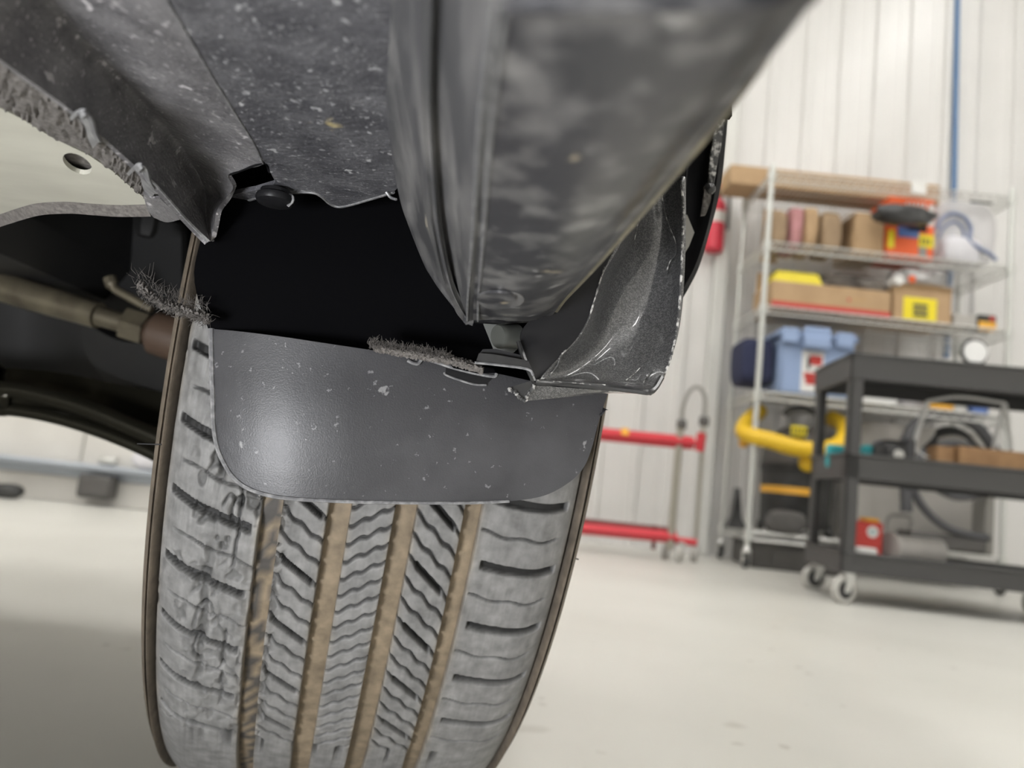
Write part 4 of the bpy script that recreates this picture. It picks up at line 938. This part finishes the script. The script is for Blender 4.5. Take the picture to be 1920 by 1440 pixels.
# bin beneath the shelving
mb = MB().cbox((1.165, 3.68, .0), (1.66, 4.02, .118), .012)
t = thing('grey_floor_bin', 'long low dark grey bin on the floor under the shelving', 'bin', ctr(mb)); mb.build('bin', M['darkgrey'], t)
MB().cbox((1.155, 3.67, .112), (1.67, 4.03, .124), .005).build('rim', M['darkgrey'], t); MB().cbox((1.25, 3.674, .03), (1.45, 3.682, .09), .003).build('front_panel', M['darkgrey'], t)
# cabinet, hoses and base right of the vacuum
a = ony(1566, 1005, 3.86); b = ony(1862, 905, 3.86); zc = ony(1640, 792, 3.86)[2]
mb = MB().cbox((a[0]+.07, 3.86, zt[4]), (b[0]-.01, 4.03, zc), .006)
t = thing('grey_cabinet', 'light grey two-panel case on the bottom shelf behind the hoses', 'case', ctr(mb)); mb.build('case', M['greybox'], t)
xm = ony(1706, 930, 3.86)[0]
MB().cbox((a[0]+.08, 3.852, zt[4]+.01), (xm-.004, 3.859, zc-.01), .003).build('panel', M['greybox'], t); MB().cbox((xm+.004, 3.852, zt[4]+.01), (b[0]-.02, 3.859, zc-.01), .003).build('panel', M['greybox'], t)
mb = MB().cbox((ony(1700, 1000, 3.7)[0], 3.67, zt[4]), (ony(1848, 1000, 3.7)[0], 3.82, zt[4]+.075), .015)
t = thing('hose_machine', 'low dark machine with thick grey hoses looping over it on the bottom shelf', 'machine', ctr(mb)); mb.build('base', M['darkgrey'], t)
for pts, r in ((((1700, 960), (1698, 880), (1702, 820), (1728, 786), (1775, 778), (1825, 795), (1862, 840), (1880, 900)), .026), (((1702, 860), (1706, 900), (1730, 950), (1775, 990), (1830, 1006), (1852, 1008)), .019),
               (((1730, 880), (1752, 912), (1795, 932), (1845, 925), (1866, 905)), .017), (((1715, 870), (1745, 838), (1800, 832), (1850, 850), (1872, 890)), .017)):
    MB().tube(path([ony(x, y, 3.66+.006*i) for i, (x, y) in enumerate(pts)], 60), [r*(1+.05*(i % 2)) for i in range(60)], 12).build('hose', M['hose'], t)
MB().cbox((ony(1845, 960, 3.7)[0], 3.68, zt[4]), (ony(1862, 960, 3.7)[0], 3.80, zt[4]+.30), .008).build('upright', M['midgrey'], t)

# --- utility cart ------------------------------------------------------------------
CO = np.array([1.115, 2.595, 0]); CY = math.radians(-4.5); CL, CDp = .86, .40
def cw(p):
    return np.array([CO[0]+p[0]*math.cos(CY)-p[1]*math.sin(CY), CO[1]+p[0]*math.sin(CY)+p[1]*math.cos(CY), p[2]])
ct = thing('utility_cart', 'charcoal plastic three-tray utility cart on swivel casters', 'cart', cw((CL/2, CDp/2, 0)))
z_top = .837; z_tb = ony(1612, 712, 2.6)[2]; z_mt = ony(1592, 849, 2.6)[2]; z_mb = ony(1592, 897, 2.6)[2]; z_bt = ony(1577, 1033, 2.6)[2]; z_bb = .102
def tray_(name, z0, z1, lip, inset=0):
    mb = MB(); i = inset; T = .012
    mb.cbox((i, i, z0), (CL-i, i+T, z1), .003, cw).cbox((i, CDp-i-T, z0), (CL-i, CDp-i, z1), .003, cw).cbox((i, i, z0), (i+T, CDp-i, z1), .003, cw).cbox((CL-i-T, i, z0), (CL-i, CDp-i, z1), .003, cw)
    mb.cbox((i+.004, i+.004, lip), (CL-i-.004, CDp-i-.004, lip+.010), .002, cw)
    mb.cbox((i-.006, i-.006, z1-.008), (CL-i+.006, i+.016, z1+.002), .003, cw).cbox((i-.006, i-.006, z1-.008), (i+.016, CDp-i+.006, z1+.002), .003, cw)
    return mb.build(name, M['cart'], ct)
tray_('top_tray', z_tb, z_top, z_top-.035); tray_('middle_tray', z_mb, z_mt, z_mb+.03, .004); tray_('bottom_tray', z_bb, z_bt, z_bb+.03)
for x, y in ((0, 0), (CL-.05, 0), (0, CDp-.05), (CL-.05, CDp-.05)):
    mb = MB(); sx = .002; ox = .002 if x == 0 else .038; oy = .002 if y == 0 else .038
    mb.cbox((x+.004, y+.004+(0 if y == 0 else .03), z_bt-.01), (x+.046, y+.016+(0 if y == 0 else .03), z_tb+.01), .003, cw).cbox((x+.004+(0 if x == 0 else .03), y+.004, z_bt-.01), (x+.016+(0 if x == 0 else .03), y+.046, z_tb+.01), .003, cw)
    mb.build('leg', M['cart'], ct)
for x, y, a_ in ((.035, .03, .5), (.04, CDp-.04, -.3), (CL-.04, .03, .2), (CL-.04, CDp-.04, .4)):
    p = cw((x, y, 0)); fw = np.array([math.sin(a_), -math.cos(a_)*.4, 0]); sd = np.array([math.cos(a_), math.sin(a_), 0])*.9
    sd = np.array([.35, -.94, 0]) if a_ > .3 else np.array([.25, -.97, 0]); fw = np.array([sd[1], -sd[0], 0])
    ctr_ = p+fw*.018+np.array([0, 0, .046])
    mb = MB()._lathe(p+np.array([0, 0, .09]), np.array([0, 0, 1.]), [(.0001, 0), (.022, 0), (.024, .006), (.024, .012), (.0001, .012)], 18)
    for s in (-1, 1):
        o_ = sd*.017*s
        mb.prism([p+o_+np.array([0, 0, .094])-fw*.016, p+o_+np.array([0, 0, .094])+fw*.022, ctr_+o_+fw*.010+np.array([0, 0, -.008]), ctr_+o_-fw*.010+np.array([0, 0, -.008])], sd*.003*s)
    fk = mb.build('caster_fork', M['zinc'], ct)
    MB()._lathe(ctr_-sd*.0125, sd, [(.030, .0), (.043, .0), (.046, .004), (.046, .021), (.043, .025), (.030, .025)], 28).build('caster_tread', M['wheelgrey'], fk)
    MB()._lathe(ctr_-sd*.0115, sd, [(.0001, -.001), (.010, -.001), (.012, .001), (.031, .001), (.031, .022), (.012, .022), (.010, .024), (.0001, .024)], 24).build('caster_hub', M['wheelblack'], fk)
# on the cart
zf_ = z_top-.025
q = ony(1828, 660, 2.72); mb = MB()._lathe(np.array([q[0], 2.72, q[2]]), np.array([-.15, -1, .1]), [(.0001, .006), (.040, .006), (.041, 0), (.0001, 0)], 28)
t = thing('round_mirror_lamp', 'round white disc in a dark holder standing on the cart top', 'lamp', (q[0], 2.73, zf_))
mb.build('disc', M['white'], t)
MB().tube([np.array([q[0]+.045*math.cos(a_), 2.724, q[2]+.045*math.sin(a_)]) for a_ in np.linspace(0, 2*PI, 28, endpoint=False)], .006, 8, True).build('ring', M['vac'], t)
MB().cbox((q[0]-.045, 2.70, zf_), (q[0]+.035, 2.78, q[2]-.038), .008).build('base', M['vac'], t)
zm = z_mb+.041
mb = MB(); q = ony(1676, 825, 2.75); blob(mb, (q[0], 2.78, zm+.06), (.055, .06, .06), .6, .08, 22, 14, 71)
t = thing('black_tool_case', 'black rounded tool on the middle tray of the cart', 'tool', (q[0], 2.78, zm)); mb.build('body', M['cartdark'], t, 70)
MB().lathe((q[0]+.005, 2.722, zm+.065), (0, -1, 0), [(.020, 0), (.018, .004), (.0001, .006)], 16).build('metal_cap', M['zinc'], t)
MB().cbox((q[0]+.035, 2.715, zm), (q[0]+.065, 2.80, zm+.13), .01).build('grip', M['hose'], t)
t = thing('white_wire_stand', 'white bent wire stand on the middle tray of the cart', 'stand', (*ony(1800, 845, 2.8)[:2], zm))
for pts in (((1740, 752), (1724, 800), (1712, 838)), ((1884, 756), (1872, 800), (1862, 848)), ((1884, 756), (1890, 800), (1896, 848))):
    p_ = path([ony(x, y, 2.78) for x, y in pts], 12); p_[-1][2] = zm+.006; MB().tube(p_, .008, 10).build('wire_leg', M['white'], t)
MB().tube(path([ony(x, y, 2.78) for x, y in ((1740, 752), (1800, 744), (1884, 756))], 16), .006, 8).build('top_wire', M['white'], t)
MB().tube(path([ony(1712, 838, 2.735)+np.array([0, 0, 0]), ony(1735, 855, 2.72), ony(1770, 862, 2.72)], 12), .0035, 8).build('foot_wire', M['white'], t)
q = ony(1764, 868, 2.66); q2 = ony(1802, 868, 2.63)
zq = ony(1802, 836, 2.64)[2]; mb = MB().cbox((q2[0], 2.64, zm), (q2[0]+.30, 2.72, zq), .003); 
t = thing('brown_board_stack', 'flat brown board carton lying on the front of the middle tray', 'box', ctr(mb)); mb.build('carton', M['wood'], t)
MB().cbox((q2[0]-.062, 2.67, zm), (q2[0]-.001, 2.74, zq-.004), .003).build('end_flap', M['wood'], t)
for x0, x1, lab in ((1549, 1581, 'teal clip at the left end of the middle tray'), (1614, 1634, 'smaller teal clip right of the cart leg on the middle tray')):
    a = ony(x0, 850, 2.80); b = ony(x1, 836, 2.80)
    one('teal_clip', MB().cbox((a[0], 2.78, zm), (b[0], 2.81, b[2]), .006).cbox((a[0]+.008, 2.776, b[2]-.02), (b[0]-.008, 2.784, b[2]-.006), .003), M['teal'], lab, 'clip', 'teal clips on the cart')
mb = MB(); 
for i in range(4):
    pts = [ony(1730+8*i, 842, 2.78+.01*i), ony(1760, 818-4*i, 2.79+.012*i), ony(1800, 815-3*i, 2.79+.012*i), ony(1835, 838, 2.78+.01*i)]
    mb.tube(path(pts, 16), .006, 8)
one('cable_coil', mb, M['vac'], 'loops of black cable on the middle tray behind the board carton', 'cable', None, 60, loc=np.array([*ony(1780, 842, 2.8)[:2], zm]))
a = ony(1712, 858, 2.68); one('maroon_booklet', MB().cbox((a[0], 2.665, zm), (a[0]+.05, 2.70, zm+.052), .003), M['maroon'], 'dark maroon booklet on the middle tray beside the wire stand', 'booklet')
zb2 = z_bb+.041
a = ony(1604, 1020, 2.70); b = ony(1662, 982, 2.70); mb = MB().cbox((a[0], 2.72, zb2), (b[0], 2.80, max(b[2], zb2+.10)), .004)
t = thing('red_carton', 'red carton with a white emblem on the bottom tray of the cart', 'box', ctr(mb)); mb.build('carton', M['redcard'], t)
q = ony(1636, 1000, 2.72); MB().lathe((q[0], 2.721, q[2]+.005), (0, -1, 0), [(.020, 0), (.020, .003), (.0001, .0035)], 20).build('emblem', M['paper'], t)
for i in range(3): MB().cbox((q[0]-.012+i*.009, 2.7165, q[2]), (q[0]-.007+i*.009, 2.7185, q[2]+.010), .0004).build('lettering', M['teal'], t)
MB().cbox((q[0]-.02, 2.73, max(b[2], zb2+.10)), (q[0]+.03, 2.79, max(b[2], zb2+.10)+.014), .005).build('amber_tab', M['amber'], t)
a = ony(1602, 1026, 2.68); one('cream_block', MB().cbox((a[0], 2.65, zb2), (a[0]+.068, 2.705, zb2+.045), .006), M['paper'], 'cream block in front of the red carton on the bottom tray', 'block')
q = ony(1684, 1000, 2.72); mb = MB()._lathe(np.array([q[0]-.02, 2.74, zb2+.052]), np.array([1, .25, 0]), [(.0001, .001), (.014, 0), (.016, 0), (.052, 0), (.052, .012), (.046, .013), (.044, .02), (.044, .20), (.0001, .20)], 26)
t = thing('roll_on_frame', 'grey roll with a cream end disc and bent handle on the bottom tray', 'roll', (q[0]+.07, 2.75, zb2)); mb.build('roll', M['greybox'], t)
MB().tube(path([ony(x, y, 2.74) for x, y in ((1662, 995), (1664, 975), (1674, 966), (1700, 968), (1710, 976), (1710, 990))], 24), .006, 8).build('handle', M['midgrey'], t)

# --- red wheeled stand ---------------------------------------------------------------
RY = 3.55
rs = thing('red_wheeled_stand', 'red steel stand with two rails, steel poles and a hose arch by the white wall', 'stand', (*ony(1272, 1055, RY)[:2], 0))
def seg(name, a, b, r, m, Y0=RY, Y1=RY, n=12, sq=False):
    p = ony(*a, Y0); q = ony(*b, Y1); return MB().tube([p, q], [r, r], 4 if sq else n).build(name, M[m], rs)
seg('upper_rail', (660, 768), (1300, 831), .030, 'red', sq=True); seg('rail_end', (1316, 812), (1311, 846), .022, 'red', RY, RY, sq=True)
seg('end_pin', (1296, 831), (1318, 832), .012, 'red'); seg('yellow_band', (1164, 814), (1177, 816), .031, 'amber', sq=True)
seg('lower_rail', (640, 948), (1268, 1008), .026, 'red', RY, RY, sq=True); seg('lower_rail', (640, 930), (1266, 997), .018, 'maroon', RY+.12, RY+.12, sq=True); seg('rail_end', (1262, 1012), (1306, 1018), .016, 'red', RY, RY, sq=True)
bp_ = MB(); a = ony(1276, 800, RY); b = ony(1256, 1030, RY); bp_.tube([a, b], .017, 16); bp_.build('pole', M['steeltube'], rs)
bp_ = MB(); a = ony(1319, 800, RY+.1); b = ony(1303, 1052, RY+.1); bp_.tube([a, b], .009, 12); bp_.build('pole', M['steeltube'], rs)
MB().tube(path([ony(x, y, RY) for x, y in ((1278, 788), (1281, 762), (1290, 738), (1303, 726), (1315, 730), (1322, 748), (1321, 782))], 36), .009, 10).build('hose_arch', M['midgrey'], rs)
for x, y in ((1278, 796), (1320, 790)):
    q = ony(x, y, RY); MB()._lathe(q-np.array([0, 0, .022]), np.array([0, 0, 1.]), [(.0001, 0), (.018, 0), (.023, .006), (.023, .038), (.018, .044), (.0001, .044)], 16).build('hose_coupling', M['darkgrey'], rs)
bp_ = MB(); a = ony(700, 745, RY); bp_.tube([a, np.array([a[0], a[1], .02])], .017, 16); bp_.build('pole', M['steeltube'], rs)
seg('cross_piece', (1228, 985), (1225, 1030), .010, 'maroon', RY+.06, RY+.06)
for x, r in ((1247, .026), (1274, .034), (1302, .03)):
    q = ony(x, 1040, RY+(.1 if x != 1274 else 0)); MB()._lathe(np.array([q[0]-.014, q[1], r]), np.array([1., -.4, 0]), [(.0001, 0), (r*.8, 0), (r, .004), (r, .022), (r*.8, .026), (.0001, .026)], 20).build('caster_wheel', M['wheelgrey'], rs)
    MB().cbox((q[0]-.012, q[1]-.012, r), (q[0]+.02, q[1]+.012, r*2+.03), .004).build('caster_fork', M['zinc'], rs)

# --- on the back wall ------------------------------------------------------------------
q = ony(1337, 472, 4.12); q2 = ony(1337, 372, 4.12); H = q2[2]-q[2]
e = thing('fire_extinguisher', 'red fire extinguisher with a pale label hung on the white wall', 'fire extinguisher', (q[0], 4.12, q[2]))
MB()._lathe(np.array([q[0], 4.12, q[2]]), np.array([0, 0, 1.]), [(.0001, .004), (.044, 0), (.053, .008), (.053, H*.82), (.044, H*.93), (.020, H), (.018, H+.02), (.0001, H+.02)], 28).build('cylinder', M['redext'], e)
MB()._lathe(np.array([q[0], 4.12, q[2]]), np.array([0, 0, 1.]), [(.0532, H*.52), (.0545, H*.53), (.0545, H*.72), (.0532, H*.73)], 28).build('label', M['paper'], e)
MB().cbox((q[0]-.02, 4.09, q[2]+H+.01), (q[0]+.03, 4.14, q[2]+H+.05), .008).build('valve', M['vac'], e)
MB().cbox((q[0]-.012, 4.05, q[2]+H+.05), (q[0]+.012, 4.15, q[2]+H+.065), .004).build('handle', M['redext'], e)
MB().tube(path([np.array([q[0]+.02, 4.10, q[2]+H+.03]), np.array([q[0]+.06, 4.09, q[2]+H]), np.array([q[0]+.062, 4.09, q[2]+H*.4])], 16), .008, 8).build('hose', M['vac'], e)
MB().cbox((q[0]-.015, 4.165, q[2]+.08), (q[0]+.015, 4.19, q[2]+H), .004).build('wall_bracket', M['midgrey'], e)
a = ony(1790, 345, 4.165); mb = MB().tube([np.array([a[0]-.006, 4.17, 1.2]), np.array([a[0], 4.17, 2.2]), np.array([a[0]-.022, 4.17, 3.35]), np.array([a[0]-.022, 4.17, ZC-.02])], .0145, 14)
one('blue_air_hose', mb, M['bluepipe'], 'thin blue air line running straight up the ribbed wall', 'hose', None, 60)
# --- low along the far left wall
mb = MB().cbox((ony(140, 925, 3.2)[0], 3.2, .03), (ony(205, 925, 3.2)[0], 3.27, lz-.03), .01); mb.cbox((ony(145, 925, 3.19)[0], 3.192, .045), (ony(200, 925, 3.19)[0], 3.2, lz-.045), .004)
one('grey_wall_box', mb, M['darkgrey'], 'dark grey box under the ledge of the far left wall', 'box')
mb = MB(); q = ony(15, 916, 3.15); blob(mb, (q[0], 3.15, .03), (.06, .04, .03), .8, .1, 18, 10, 81); one('black_lump', mb, M['vac'], 'small black thing lying on the floor at the left edge', 'clutter', None, 70)
mb = MB(); q = ony(188, 860, 3.17); mb.cbox((q[0]-.035, 3.21, lz+.013), (q[0]+.035, 3.27, lz+.05), .012); one('steel_cap', mb, M['zinc'], 'small bright steel block on the far left ledge', 'block')
mb = MB(); q = ony(266, 858, 3.17); blob(mb, (q[0], 3.245, lz+.055), (.07, .04, .042), .7, .12, 20, 10, 82); one('plastic_wrap', mb, M['bagwhite'], 'crumpled clear plastic wrap on the ledge beside the tyre', 'plastic wrap', None, 70)

bpy.context.view_layer.update()
